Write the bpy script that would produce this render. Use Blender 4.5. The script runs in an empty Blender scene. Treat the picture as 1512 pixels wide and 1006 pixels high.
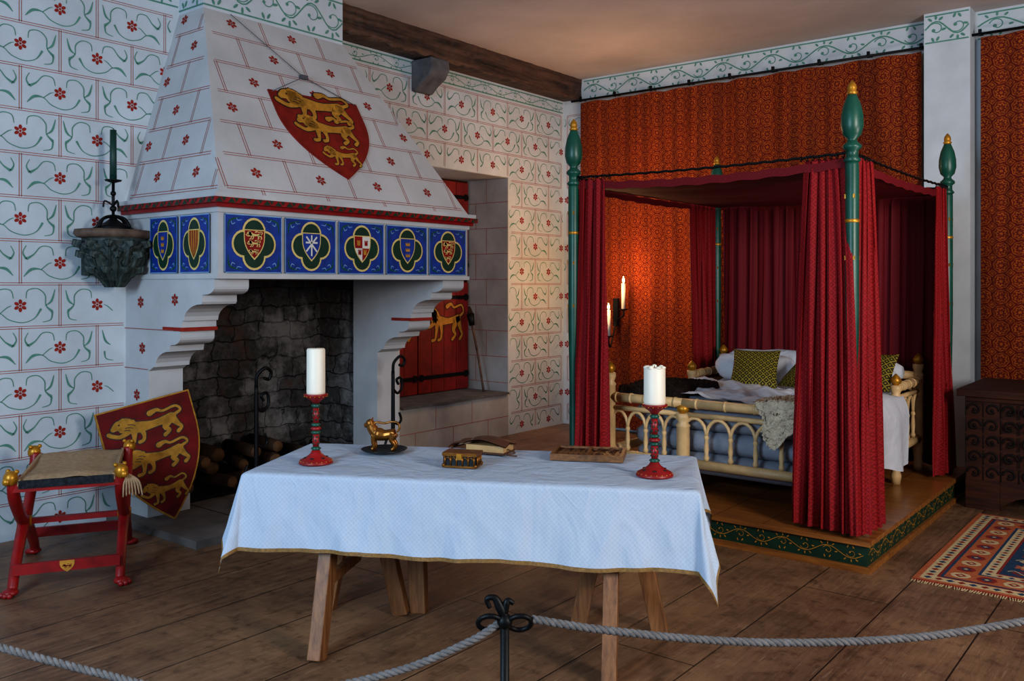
import bpy, math, random
from mathutils import Vector, Matrix, noise as mnoise
random.seed(7)
S=bpy.context.scene
COL=S.collection
pi=math.pi; sin=math.sin; cos=math.cos

def hx(h):
    h=h.lstrip('#'); o=[]
    for i in (0,2,4):
        c=int(h[i:i+2],16)/255
        o.append(c/12.92 if c<=.04045 else ((c+.055)/1.055)**2.4)
    return (o[0],o[1],o[2],1)
def sc(c,k): return (min(c[0]*k,1),min(c[1]*k,1),min(c[2]*k,1),1)

# ---------------- materials ----------------
class NT:
    def __init__(s,name):
        s.m=bpy.data.materials.new(name); s.m.use_nodes=True
        s.t=s.m.node_tree; s.n=s.t.nodes; s.b=s.n['Principled BSDF']
    def new(s,ty,**k):
        n=s.n.new(ty)
        for a,v in k.items(): setattr(n,a,v)
        return n
    def put(s,sock,val):
        if isinstance(val,bpy.types.NodeSocket): s.t.links.new(val,sock)
        else: sock.default_value=val
    def math(s,op,a,b=0.0,c=None):
        n=s.new('ShaderNodeMath',operation=op)
        s.put(n.inputs[0],a); s.put(n.inputs[1],b)
        if c is not None: s.put(n.inputs[2],c)
        return n.outputs[0]
    def mix(s,f,a,b):
        n=s.new('ShaderNodeMix',data_type='RGBA')
        s.put(n.inputs[0],f); s.put(n.inputs[6],a); s.put(n.inputs[7],b)
        return n.outputs[2]
    def coords(s,which='Object',scale=(1,1,1),rot=(0,0,0)):
        tc=s.new('ShaderNodeTexCoord'); mp=s.new('ShaderNodeMapping')
        mp.inputs['Scale'].default_value=scale; mp.inputs['Rotation'].default_value=rot
        s.t.links.new(tc.outputs[which],mp.inputs[0]); return mp.outputs[0]
    def noise(s,vec,scale,detail=4,rough=.55,dist=0):
        n=s.new('ShaderNodeTexNoise'); s.t.links.new(vec,n.inputs['Vector'])
        n.inputs['Scale'].default_value=scale; n.inputs['Detail'].default_value=detail
        n.inputs['Roughness'].default_value=rough; n.inputs['Distortion'].default_value=dist
        return n.outputs[0]
    def ramp(s,f,stops):
        n=s.new('ShaderNodeValToRGB'); s.put(n.inputs[0],f)
        e=n.color_ramp.elements
        while len(e)<len(stops): e.new(.5)
        for i,(p,c) in enumerate(stops):
            e[i].position=p; e[i].color=c if len(c)==4 else (*c,1)
        return n.outputs[0]
    def bump(s,h,strength,dist=.01):
        n=s.new('ShaderNodeBump'); s.put(n.inputs['Height'],h)
        n.inputs['Strength'].default_value=strength; n.inputs['Distance'].default_value=dist
        s.t.links.new(n.outputs[0],s.b.inputs['Normal'])
    def color(s,c): s.put(s.b.inputs['Base Color'],c)
    def fin(s,rough=.6,metal=0,sheen=0):
        s.b.inputs['Roughness'].default_value=rough; s.b.inputs['Metallic'].default_value=metal
        if rough>.7: s.b.inputs['Specular IOR Level'].default_value=.25
        return s.m

def mk(name,col,rough=.6,var=.18,scale=6,bump=.15,bs=40,metal=0,dist=.004,stretch=(1,1,1),sheen=0):
    if isinstance(col,str): col=hx(col)
    t=NT(name); v=t.coords('Object',stretch)
    f=t.noise(v,scale,5)
    f=t.ramp(f,[(.3,(0,0,0,1)),(.7,(1,1,1,1))])
    t.color(t.mix(f,sc(col,1-var),sc(col,1+var)))
    if bump: t.bump(t.noise(v,bs,4),bump,dist)
    return t.fin(rough,metal,sheen)

def mat_wood(name,c1,c2,scale=1.0,axis=0,rough=.5):
    t=NT(name); st=[14,14,14]; st[axis]=1.2
    v=t.coords('Object',tuple(x*scale for x in st))
    n=t.noise(v,2.2,8,.65)
    f=t.ramp(n,[(.32,hx(c1)),(.68,hx(c2))]); t.color(f)
    t.bump(n,.35,.004); return t.fin(rough)

def mat_floor():
    t=NT('oak_floorboards')
    v=t.coords('Object',(1,1,1),(0,0,pi/2))
    b=t.new('ShaderNodeTexBrick'); t.t.links.new(v,b.inputs['Vector'])
    b.inputs['Scale'].default_value=1; b.inputs['Brick Width'].default_value=3.4; b.inputs['Row Height'].default_value=.43
    b.inputs['Mortar Size'].default_value=.004; b.inputs['Mortar Smooth'].default_value=.3; b.offset=.37
    b.inputs['Color1'].default_value=(0.1,.1,.1,1); b.inputs['Color2'].default_value=(1,1,1,1); b.inputs['Mortar'].default_value=(.5,.5,.5,1)
    v2=t.coords('Object',(18,1.2,1))
    n=t.noise(v2,1.6,9,.72,.4)
    n2=t.noise(t.coords('Object'),1.3,6,.65)
    n3=t.noise(t.coords('Object'),11,6,.75)
    n4=t.noise(t.coords('Object',(60,5,1)),1.0,6,.7)
    g=t.ramp(n,[(.28,hx('3f2f24')),(.5,hx('6d503b')),(.75,hx('8f6d52'))])
    g=t.mix(t.math('MULTIPLY',b.outputs['Color'],.5),g,hx('4e382a'))
    g=t.mix(t.ramp(n2,[(.42,(0,0,0,1)),(.66,(.6,.6,.6,1))]),g,hx('a07c5c'))
    g=t.mix(t.ramp(n3,[(.3,(.75,.75,.75,1)),(.48,(0,0,0,1))]),g,hx('2e2018'))
    g=t.mix(t.ramp(n4,[(.58,(0,0,0,1)),(.75,(.5,.5,.5,1))]),g,hx('b29a80'))
    g=t.mix(b.outputs['Fac'],g,hx('100a07'))
    t.color(g)
    hh=t.math('SUBTRACT',t.math('ADD',n,t.math('MULTIPLY',n3,.6)),t.math('MULTIPLY',b.outputs['Fac'],2.0))
    t.bump(hh,.5,.010)
    r=t.ramp(n3,[(.3,(.30,)*3+(1,)),(.7,(.55,)*3+(1,))]); t.put(t.b.inputs['Roughness'],r)
    return t.m

def mat_stone(name,c1,c2,mort,bw=.30,rh=.15):
    t=NT(name)
    tc=t.new('ShaderNodeTexCoord'); sp=t.new('ShaderNodeSeparateXYZ'); t.t.links.new(tc.outputs['Object'],sp.inputs[0])
    cb=t.new('ShaderNodeCombineXYZ')
    n0=t.noise(tc.outputs['Object'],4.5,4,.6); n1=t.noise(tc.outputs['Object'],3.1,3,.6)
    hx_=t.math('ADD',t.math('ADD',sp.outputs[0],sp.outputs[1]),t.math('MULTIPLY',n0,.22))
    hz=t.math('ADD',sp.outputs[2],t.math('MULTIPLY',n1,.16))
    t.put(cb.inputs[0],hx_); t.put(cb.inputs[1],hz)
    b=t.new('ShaderNodeTexBrick'); t.t.links.new(cb.outputs[0],b.inputs['Vector'])
    b.inputs['Scale'].default_value=1; b.inputs['Brick Width'].default_value=bw; b.inputs['Row Height'].default_value=rh
    b.inputs['Mortar Size'].default_value=.008; b.inputs['Mortar Smooth'].default_value=.9
    b.squash=.6; b.squash_frequency=3
    b.inputs['Color1'].default_value=hx(c1); b.inputs['Color2'].default_value=hx(c2); b.inputs['Mortar'].default_value=hx(mort)
    n=t.noise(tc.outputs['Object'],14,9,.78)
    n5=t.noise(tc.outputs['Object'],2.2,6,.7)
    c=t.mix(t.ramp(n,[(.35,(.8,)*3+(1,)),(.60,(0,0,0,1))]),b.outputs['Color'],hx('2a2624'))
    c=t.mix(t.ramp(n5,[(.50,(0,0,0,1)),(.62,(.75,.75,.75,1))]),c,hx('a8a4a2'))
    c=t.mix(t.ramp(n5,[(.34,(.7,.7,.7,1)),(.44,(0,0,0,1))]),c,hx('6a4838'))
    t.color(c); t.bump(t.math('SUBTRACT',t.math('MULTIPLY',n,1.5),t.math('MULTIPLY',b.outputs['Fac'],.7)),1,.03)
    return t.fin(.9)

def uvsplit(t,ku=1,kv=1):
    uv=t.new('ShaderNodeUVMap'); sp=t.new('ShaderNodeSeparateXYZ'); t.t.links.new(uv.outputs[0],sp.inputs[0])
    return t.math('MULTIPLY',sp.outputs[0],ku),t.math('MULTIPLY',sp.outputs[1],kv),uv
def cell(t,x): return t.math('SUBTRACT',t.math('FRACT',x),.5)
def length(t,x,y): return t.math('SQRT',t.math('ADD',t.math('MULTIPLY',x,x),t.math('MULTIPLY',y,y)))
def band(t,x,c,w): return t.math('LESS_THAN',t.math('ABSOLUTE',t.math('SUBTRACT',x,c)),w)

def mat_tapestry():
    t=NT('brick_red_brocade'); u,v,uv=uvsplit(t,1/.15,1/.13)
    x=cell(t,u); y=cell(t,v); r=length(t,x,y)
    x2=cell(t,t.math('ADD',u,.5)); y2=cell(t,t.math('ADD',v,.5)); r2=length(t,x2,y2)
    ang=t.math('ARCTAN2',y,x); pet=t.math('MULTIPLY',t.math('SINE',t.math('MULTIPLY',ang,8.0)),.05)
    ring=band(t,t.math('ADD',r,t.math('MULTIPLY',pet,.4)),.42,.03); star=band(t,t.math('ADD',r,pet),.27,.055); dot=t.math('LESS_THAN',r,.10)
    dia=t.math('ADD',t.math('ABSOLUTE',x2),t.math('ABSOLUTE',y2))
    d2=t.math('LESS_THAN',dia,.12); d3=band(t,dia,.22,.035)
    f=t.math('MAXIMUM',t.math('MAXIMUM',ring,star),t.math('MAXIMUM',dot,t.math('MAXIMUM',d2,d3)))
    nn=t.noise(t.coords('Object'),60,3,.7)
    f=t.math('MULTIPLY',f,t.ramp(nn,[(.35,(.15,.15,.15,1)),(.6,(1,1,1,1))]))
    n=t.noise(t.coords('Object'),3,4)
    st=t.noise(t.coords('Object',(9,1,.25)),1.6,4)
    base=t.mix(n,hx('4a0d06'),hx('6e1a09'))
    c=t.mix(t.math('MULTIPLY',f,.72),base,hx('b8601c'))
    c=t.mix(t.ramp(st,[(.40,(.4,.4,.4,1)),(.56,(0,0,0,1))]),c,hx('2a0804'))  # dark vertical streaks: fold shade painted into the cloth colour
    t.color(c)
    t.bump(t.math('ADD',nn,f),.3,.003)
    return t.fin(.85)
def mat_curtain(name='crimson_damask',c1='760a12',c2='a62226',k=.045,fs=.55):
    t=NT(name); u,v,uv=uvsplit(t,1/k,1/k)
    a=t.math('ABSOLUTE',cell(t,t.math('ADD',u,v))); b=t.math('ABSOLUTE',cell(t,t.math('SUBTRACT',u,v)))
    l=t.math('GREATER_THAN',t.math('MAXIMUM',a,b),.42)
    d=t.math('LESS_THAN',t.math('MAXIMUM',a,b),.14)
    f=t.math('MAXIMUM',l,d)
    t.color(t.mix(t.math('MULTIPLY',f,fs),hx(c1),hx(c2)))
    t.bump(t.math('ADD',f,t.noise(t.coords('Object'),120,3)),.2,.002)
    return t.fin(.72)
def mat_cloth():
    t=NT('white_damask_linen'); u,v,uv=uvsplit(t,1/.020,1/.020)
    a=t.math('ABSOLUTE',cell(t,t.math('ADD',u,v))); b=t.math('ABSOLUTE',cell(t,t.math('SUBTRACT',u,v)))
    f=t.math('GREATER_THAN',t.math('MAXIMUM',a,b),.36)
    oc=t.coords('Object',(1,1,.6))
    n=t.noise(oc,6,3,.5,.9); n2=t.noise(oc,2.6,3,.5,1.0); n3=t.noise(oc,22,4,.6)
    rid=t.math('ABSOLUTE',t.math('SUBTRACT',n,.5)); rid2=t.math('ABSOLUTE',t.math('SUBTRACT',n2,.5))
    t.color(t.mix(f,hx('a6b3c5'),hx('aebaca')))
    h=t.math('ADD',t.math('MULTIPLY',rid,-2.0),t.math('MULTIPLY',rid2,-3.0))
    h=t.math('ADD',h,t.math('ADD',t.math('MULTIPLY',n3,.2),t.math('MULTIPLY',f,.02)))
    t.bump(h,.5,.016); return t.fin(.88)

WHITE=mk('limewash_white','b9c1c8',.85,.10,3,.3,18,dist=.006)
WHITE2=mk('limewash_hood','b8b8ba',.85,.10,2.5,.3,22,dist=.006)
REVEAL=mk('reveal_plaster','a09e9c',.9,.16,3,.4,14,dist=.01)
REDL=mk('red_ochre_line','9c5a50',.85,.15,20,0)
REDF=mk('red_ochre_flower','8f2a20',.85,.2,20,0)
GRNV=mk('green_vine_paint','568678',.85,.15,20,0)
CEIL=mk('ceiling_plaster','b8adaa',.9,.14,1.2,.3,10,dist=.01)
FLOOR=mat_floor()
BEAM=mat_wood('old_oak_beam','140d0a','64483a',.6,1,.7)
FSTONE=mat_stone('sooty_stone','504c4a','767270','2c2927')
HSTONE=mk('hearth_stone','6a6460',.8,.35,4,.5,20)
CSTONE=mk('corbel_stone','5a5a5e',.85,.3,8,.6,30)
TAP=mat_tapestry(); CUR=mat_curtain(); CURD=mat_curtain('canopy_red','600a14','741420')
IRON=mk('black_iron','101114',.5,.3,20,.2,60,metal=.6)
GREEN=mk('green_paint','0c4a3c',.38,.25,8,.1,30)
DGREEN=mk('dark_green_paint','0b3324',.5,.2,10,0)
GOLD=mk('gilding','b07c22',.38,.3,25,.2,60,metal=.5)
GOLDP=mk('gold_paint','b07c26',.6,.25,25,0)
OUTL=mk('dark_outline','1e100a',.7,.2,25,0)
CREAM=mk('cream_gold_paint','d0b874',.6,.1,25,0)
BLUE=mk('blue_paint','103486',.5,.3,15,0)
LBLUE=mk('pale_blue_paint','6f98c4',.5,.15,15,0)
RED=mk('red_paint','861012',.42,.25,12,.1,40)
SHRED=mk('shield_red','5e0a0a',.75,.35,9,.25,50)
SHGOLD=mk('shield_gold','9c7026',.75,.3,25,0)
HRED=mk('hood_shield_red','7c1e14',.75,.25,12,0)
WHT=mk('white_paint','cfcdc6',.6,.08,10,0)
PINE=mat_wood('trestle_oak','583620','92643c',1.2,2,.5)
STEPW=mat_wood('platform_oak','6a3e1e','a86e34',1,0,.3)
BEDW=mk('pale_ash_wood','cbaa7a',.45,.16,12,.1,40)
CHESTW=mat_wood('dark_chest_oak','1c0a04','46200f',1,0,.75)
CHESTC=mk('chest_relief','140805',.75,.4,20,.3,60)
BOARDW=mat_wood('boxwood','52341a','84582c',3,0,.5)
LINEN=mat_cloth()
HEM=mk('gold_braid','7c5c2c',.6,.35,80,.4,200)
SHEET=mk('white_bedsheet','c8ccd4',.85,.06,4,.6,7,dist=.03)
MATT=mk('grey_mattress','848a96',.85,.12,5,.4,12,dist=.02)
FUR=mk('brown_fur','2a1b16',.95,.5,14,1,90,dist=.02)
SHEEP=mk('sheepskin','dccaae',.95,.2,18,1,70,dist=.02)
OLIVE=mat_curtain('olive_brocade','2c270a','a08c30',.05,.8)
WAX=mk('candle_wax','e0d8c8',.5,.04,6,0)
GWAX=mk('green_wax','0c3830',.5,.1,6,0)
BRONZE=mk('bronze','8a5a26',.35,.35,30,.3,80,metal=.8)
DISH=mk('pewter_dark','2a2e30',.4,.3,20,.2,40,metal=.7)
LEATHER=mk('leather','54301c',.6,.35,12,.5,60)
PARCH=mk('parchment','b08e60',.7,.15,12,.1)
CARVE=mk('verdigris_carving','2e3a38',.6,.65,16,.6,50)
RIMW=mk('worn_wood_rim','5a483c',.7,.5,14,.5,40)
SACK=mk('woven_seat','a48a6c',.9,.2,40,.8,200)
DARKP=mk('pattern_band','1e2228',.8,.7,60,.3,100)
ROPE=mk('grey_rope','6f6a68',.9,.25,50,.6,220)
BARK=mk('log_bark','352419',.9,.4,14,.9,40)
LOGE=mk('log_end','5a4028',.8,.3,20,.3)
ASH=mk('ash_black','100e0d',.95,.4,8,.6,30)
SHUT=mk('shutter_red','741010',.55,.3,8,.2,40)
RUGC=mk('rug_cream','bda880',.95,.2,60,.6,300)
RUGR=mk('rug_red','822820',.95,.25,60,.6,300)
RUGB=mk('rug_blue','223c56',.95,.25,60,.6,300)
RUGO=mk('rug_orange','a85c38',.95,.2,60,.6,300)
fm=NT('candle_flame'); fm.b.inputs['Emission Color'].default_value=(1,.62,.22,1); fm.b.inputs['Emission Strength'].default_value=25; fm.b.inputs['Base Color'].default_value=(1,.8,.4,1); FLAME=fm.m

# ---------------- mesh builder ----------------
def cr(pts,n=6):
    if len(pts)<3: 
        return [tuple(p) for p in pts]
    P=[pts[0]]+list(pts)+[pts[-1]]; out=[]
    for i in range(1,len(P)-2):
        for k in range(n):
            t=k/n; a,b,c,d=P[i-1],P[i],P[i+1],P[i+2]
            out.append(tuple(.5*(2*b[j]+(c[j]-a[j])*t+(2*a[j]-5*b[j]+4*c[j]-d[j])*t*t+(3*b[j]-a[j]-3*c[j]+d[j])*t**3) for j in range(len(b))))
    out.append(tuple(pts[-1])); return out

class B:
    def __init__(s): s.v=[];s.f=[];s.mi=[];s.sm=[];s.uv=[];s.mats=[];s.M=Matrix.Identity(4)
    def add(s,vs,fs,mat,smooth=False,uvs=None):
        if mat not in s.mats: s.mats.append(mat)
        i=s.mats.index(mat); o=len(s.v)
        for k,p in enumerate(vs):
            s.v.append(s.M@Vector(p)); s.uv.append(uvs[k] if uvs else (p[0],p[1]))
        for f in fs: s.f.append([o+j for j in f]); s.mi.append(i); s.sm.append(smooth)
    def box(s,lo,hi,mat):
        x0,y0,z0=lo;x1,y1,z1=hi
        s.add([(x0,y0,z0),(x1,y0,z0),(x1,y1,z0),(x0,y1,z0),(x0,y0,z1),(x1,y0,z1),(x1,y1,z1),(x0,y1,z1)],
              [(0,3,2,1),(4,5,6,7),(0,1,5,4),(1,2,6,5),(2,3,7,6),(3,0,4,7)],mat)
    def beam(s,p0,p1,w,d,mat,up=(0,0,1)):
        p0=Vector(p0);p1=Vector(p1);a=(p1-p0).normalized();u=Vector(up)
        if abs(a.dot(u))>.95:u=Vector((1,0,0))
        x=a.cross(u).normalized();y=x.cross(a)
        vs=[]
        for p in(p0,p1):
            for i,j in((-1,-1),(1,-1),(1,1),(-1,1)): vs.append(p+x*(w/2*i)+y*(d/2*j))
        s.add(vs,[(0,3,2,1),(4,5,6,7),(0,1,5,4),(1,2,6,5),(2,3,7,6),(3,0,4,7)],mat)
    def tube(s,path,rad,mat,seg=8,smooth=True,closed=False,flat=1.0):
        P=[Vector(p[:3]) for p in path]; n=len(P)
        if not hasattr(rad,'__len__'): rad=[rad]*n
        vs=[];fs=[];pr=None
        for i in range(n):
            if closed: t=(P[(i+1)%n]-P[i-1])
            else: t=P[min(i+1,n-1)]-P[max(i-1,0)]
            t=t.normalized() if t.length>1e-9 else Vector((0,0,1))
            if pr is None:
                a=Vector((0,0,1)) if abs(t.z)<.9 else Vector((1,0,0))
                x=t.cross(a).normalized()
            else:
                x=(pr-t*pr.dot(t)); x=x.normalized() if x.length>1e-9 else t.orthogonal().normalized()
            pr=x; y=t.cross(x)
            for k in range(seg):
                an=2*pi*k/seg; vs.append(P[i]+(x*cos(an)+y*sin(an)*flat)*rad[i])
        m=n if closed else n-1
        for i in range(m):
            for k in range(seg):
                a=i*seg+k;b=i*seg+(k+1)%seg;j=(i+1)%n
                fs.append((a,b,j*seg+(k+1)%seg,j*seg+k))
        if not closed: fs.append(list(range(seg))[::-1]); fs.append([(n-1)*seg+k for k in range(seg)])
        s.add(vs,fs,mat,smooth)
    def ctube(s,pts,rads,mat,seg=8,n=6):
        if not hasattr(rads,'__len__'): rads=[rads]*len(pts)
        q=cr([tuple(p)+(r,) for p,r in zip(pts,rads)],n)
        s.tube([p[:3] for p in q],[max(p[3],.0005) for p in q],mat,seg)
    def lathe(s,c,prof,mat,seg=20,smooth=True,sx=1,sy=1):
        vs=[];fs=[];n=len(prof)
        for r,z in prof:
            for k in range(seg):
                a=2*pi*k/seg; vs.append((c[0]+r*cos(a)*sx,c[1]+r*sin(a)*sy,c[2]+z))
        for i in range(n-1):
            for k in range(seg):
                fs.append((i*seg+k,i*seg+(k+1)%seg,(i+1)*seg+(k+1)%seg,(i+1)*seg+k))
        fs.append(list(range(seg))[::-1]); fs.append([(n-1)*seg+k for k in range(seg)])
        s.add(vs,fs,mat,smooth)
    def ball(s,c,r,mat,sx=1,sy=1,sz=1,seg=14):
        pr=[(max(r*sin(pi*i/9),.0003),-r*cos(pi*i/9)*sz) for i in range(10)]
        s.lathe(c,pr,mat,seg,True,sx,sy)
    def prism(s,poly,fr,d,mat):
        n=len(poly); vs=[fr.p(a,b,0) for a,b in poly]+[fr.p(a,b,d) for a,b in poly]
        fs=[list(range(n))[::-1],list(range(n,2*n))]+[(i,(i+1)%n,n+(i+1)%n,n+i) for i in range(n)]
        s.add(vs,fs,mat)
    def grid(s,fn,nu,nv,mat,smooth=True,matfn=None):
        vs=[];uv=[]
        for j in range(nv+1):
            for i in range(nu+1):
                p,q=fn(i/nu,j/nv); vs.append(p); uv.append(q)
        fs=[(j*(nu+1)+i,j*(nu+1)+i+1,(j+1)*(nu+1)+i+1,(j+1)*(nu+1)+i) for j in range(nv) for i in range(nu)]
        s.add(vs,fs,mat,smooth,uv)
    def build(s,name,parent=None,bevel=0,mods=None):
        me=bpy.data.meshes.new(name); me.from_pydata([tuple(v) for v in s.v],[],s.f)
        for m in s.mats: me.materials.append(m)
        me.polygons.foreach_set('material_index',s.mi); me.polygons.foreach_set('use_smooth',s.sm)
        ul=me.uv_layers.new(name='UVMap')
        for l in me.loops: ul.data[l.index].uv=s.uv[l.vertex_index]
        me.update()
        o=bpy.data.objects.new(name,me); COL.objects.link(o)
        if parent: o.parent=parent
        if bevel:
            m=o.modifiers.new('b','BEVEL'); m.width=bevel; m.segments=2; m.limit_method='ANGLE'
        return o
def empty(name,loc=(0,0,0)):
    o=bpy.data.objects.new(name,None); COL.objects.link(o); o.location=loc; o.empty_display_size=.1; 
    return o

class Fr:
    def __init__(s,O,U,V,k=0):
        s.O=Vector(O);s.U=Vector(U).normalized();s.V=Vector(V).normalized();s.N=s.U.cross(s.V).normalized();s.k=k
    def p(s,u,v,o=0): return s.O+s.U*u+s.V*v+s.N*(o-s.k*u*u)
    def sub(s,u,v,rot=0):
        return Fr(s.p(u,v),s.U*cos(rot)+s.V*sin(rot),s.V*cos(rot)-s.U*sin(rot),s.k)
def poly(b,fr,pts,mat,off): b.add([fr.p(a,c,off) for a,c in pts],[list(range(len(pts)))],mat)
def rect(b,fr,u0,v0,u1,v1,mat,off): poly(b,fr,[(u0,v0),(u1,v0),(u1,v1),(u0,v1)],mat,off)
def disc(b,fr,u,v,r,mat,off,n=16,ry=None,rot=0):
    ry=ry or r; P=[]
    for k in range(n):
        a=2*pi*k/n; x=r*cos(a);y=ry*sin(a); P.append((u+x*cos(rot)-y*sin(rot),v+x*sin(rot)+y*cos(rot)))
    poly(b,fr,P,mat,off)
def ribbon(b,fr,pts,w,mat,off,n=5,caps=False):
    if not hasattr(w,'__len__'): w=[w]*len(pts)
    q=cr([(p[0],p[1],ww) for p,ww in zip(pts,w)],n); vs=[];N=len(q)
    for i,(x,y,ww) in enumerate(q):
        dx=q[min(i+1,N-1)][0]-q[max(i-1,0)][0]; dy=q[min(i+1,N-1)][1]-q[max(i-1,0)][1]
        l=math.hypot(dx,dy) or 1; nx,ny=-dy/l*ww/2,dx/l*ww/2
        vs+= [fr.p(x-nx,y-ny,off),fr.p(x+nx,y+ny,off)]
    b.add(vs,[(2*i,2*i+2,2*i+3,2*i+1) for i in range(N-1)],mat)
    if caps:
        for x,y,ww in(q[0],q[-1]): disc(b,fr,x,y,ww/2,mat,off+.0001,8)
def lion(b,fr,u,v,s,mat,off,h=1.0,outline=True):
    st=[([(.22,.43),(.40,.38),(.60,.37),(.84,.41)],[.17,.15,.10,.13]),
        ([(.27,.46),(.20,.50)],[.20,.22]),
        ([(.20,.53),(.12,.53),(.05,.48)],[.14,.13,.07]),
        ([(.17,.58),(.16,.64)],[.05,.02]),
        ([(.25,.36),(.12,.28),(.02,.34),(-.02,.39)],[.09,.055,.055,.06]),
        ([(.31,.36),(.29,.20),(.26,.07),(.19,.05)],[.11,.06,.045,.055]),
        ([(.40,.34),(.42,.20),(.40,.08),(.34,.05)],[.10,.055,.045,.05]),
        ([(.80,.38),(.72,.22),(.77,.13),(.69,.05)],[.13,.08,.045,.055]),
        ([(.84,.38),(.90,.22),(.94,.13),(.88,.05)],[.12,.065,.045,.055]),
        ([(.86,.44),(.98,.52),(.92,.64),(.74,.60),(.66,.66),(.56,.62)],[.045,.038,.035,.035,.05,.08])]
    if outline:
        for p,w in st: ribbon(b,fr,[(u+x*s,v+y*s*h) for x,y in p],[(k+.028)*s for k in w],OUTL,off-.0006,4,True)
    for p,w in st: ribbon(b,fr,[(u+x*s,v+y*s*h) for x,y in p],[k*s for k in w],mat,off,4,True)
    if outline:
        disc(b,fr,u+.135*s,v+.545*s*h,.014*s,OUTL,off+.0006,6)
        for (a1,c1,a2,c2) in ((.20,.44,.30,.40),(.24,.50,.34,.44),(.18,.39,.26,.35)):
            ribbon(b,fr,[(u+a1*s,v+c1*s*h),(u+(a1+a2)/2*s,v+((c1+c2)/2+.015)*s*h),(u+a2*s,v+c2*s*h)],.010*s,OUTL,off+.0006,3)
def shw(t): return 1 if t<.25 else max(0,1-((t-.25)/.75)**2.1)
def shield(b,fr,u,v,W,H,mat,off,r=14,c=6,t0=0,t1=1,s0=-1,s1=1):
    vs=[];fs=[]
    for j in range(r+1):
        t=t0+(t1-t0)*j/r
        for i in range(c+1):
            s=s0+(s1-s0)*i/c; vs.append(fr.p(u+s*W/2*shw(t),v-H*t,off))
    fs=[(j*(c+1)+i,(j+1)*(c+1)+i,(j+1)*(c+1)+i+1,j*(c+1)+i+1) for j in range(r) for i in range(c)]
    b.add(vs,fs,mat)
def flower(b,fr,u,v,r,mat,off):
    for k in range(6):
        a=k*pi/3+pi/6; disc(b,fr,u+r*.62*cos(a),v+r*.62*sin(a),r*.38,mat,off,8,r*.27,a)
    disc(b,fr,u,v,r*.2,mat,off,6)
VINES=[([(-.035,.045),(-.05,.095),(-.11,.10),(-.155,.05),(-.20,.02)],[.004,.006,.006,.008,.018]),
       ([(-.20,.02),(-.22,.06),(-.20,.105)],[.014,.007,.004]),
       ([(-.215,-.09),(-.17,-.045),(-.11,-.045),(-.06,-.085),(.02,-.105),(.09,-.08),(.13,-.02)],[.004,.018,.006,.006,.006,.006,.014]),
       ([(-.11,-.045),(-.07,-.01),(-.045,.0)],[.005,.006,.003]),
       ([(.04,.045),(.05,.095),(.11,.105),(.155,.065),(.16,0),(.20,-.04)],[.004,.006,.006,.007,.007,.018]),
       ([(.16,0),(.195,.03),(.215,.10)],[.004,.014,.004]),
       ([(.20,-.04),(.19,-.09),(.14,-.105)],[.012,.007,.004])]
def courses(b,fr,ok,u0,u1,v0,v1,cu,cv,bw=.49,bh=.275,vines=True,off=.0015,fl=.041,lw=.0042,sep=.007):
    j0=math.floor((v0-cv)/bh)-1; j1=math.ceil((v1-cv)/bh)+1
    i0=math.floor((u0-cu)/bw)-1; i1=math.ceil((u1-cu)/bw)+1
    for j in range(j0,j1+1):
        vc=cv+j*bh; o=0 if j%2==0 else bw/2
        vl=vc-bh/2
        for i in range(i0*8,i1*8):
            a=cu+i*bw/8;c=a+bw/8
            if ok(a,vl) and ok(c,vl):
                for d in(-sep,sep): rect(b,fr,a,vl+d-lw/2,c,vl+d+lw/2,REDL,off)
        for i in range(i0,i1+1):
            uc=cu+o+i*bw; ul=uc-bw/2
            for d in(-sep,sep):
                k=6
                for q in range(k):
                    a=vl+bh*q/k;c=vl+bh*(q+1)/k
                    if ok(ul,a) and ok(ul,c): rect(b,fr,ul+d-lw/2,a,ul+d+lw/2,c,REDL,off)
            if ok(uc-.04,vc-.04) and ok(uc+.04,vc+.04): flower(b,fr,uc,vc,fl,REDF,off+.0005)
            if vines:
                m=-1 if (i+j)%2 else 1
                jx=random.uniform(-.008,.008); ks=random.uniform(.94,1.03)
                for p,w in VINES:
                    pp=[(uc+x*m*ks+jx,vc+y*ks) for x,y in p]
                    if all(ok(x,y) for x,y in pp): ribbon(b,fr,pp,w,GRNV,off+.001,4)
def frieze(b,fr,u0,u1,v0,v1,mat,off=.002,per=.42,w=.009,lines=True):
    h=v1-v0; vm=(v0+v1)/2
    n=max(1,round((u1-u0)/per)); per=(u1-u0)/n
    pts=[]
    for i in range(n*6+1):
        u=u0+per*i/6; pts.append((u,vm+.26*h*sin(2*pi*(u-u0)/per)))
    ribbon(b,fr,pts,w,mat,off,2)
    for i in range(2*n):
        uc=u0+per*(i/2+.25); sg=1 if i%2==0 else -1
        R=.26*h; cy=vm+sg*-.02*h
        sp=[]
        for k in range(11):
            a=pi*.9-k*.55; r=R*(1-k*.07); sp.append((uc+r*cos(a)*1.1,cy+sg*r*sin(a)))
        ribbon(b,fr,sp,w*.7,mat,off+.0004,2)
        disc(b,fr,sp[-1][0],sp[-1][1],w*1.3,mat,off+.0005,7)
        for (dx,dy,ro) in((.13,.34,.6),(-.15,.34,2.4),(.0,.40,1.57),(.20,-.05,.2),(.05,-.36,1.0),(-.08,-.38,2.0)):
            disc(b,fr,uc+dx*per*.9,vm+sg*dy*h,min(w*2.4,h*.09),mat,off+.0006,7,min(w*1.0,h*.045),ro*sg)
    if lines:
        rect(b,fr,u0,v0,u1,v0+.012,mat,off); rect(b,fr,u0,v1-.012,u1,v1,mat,off)

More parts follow.
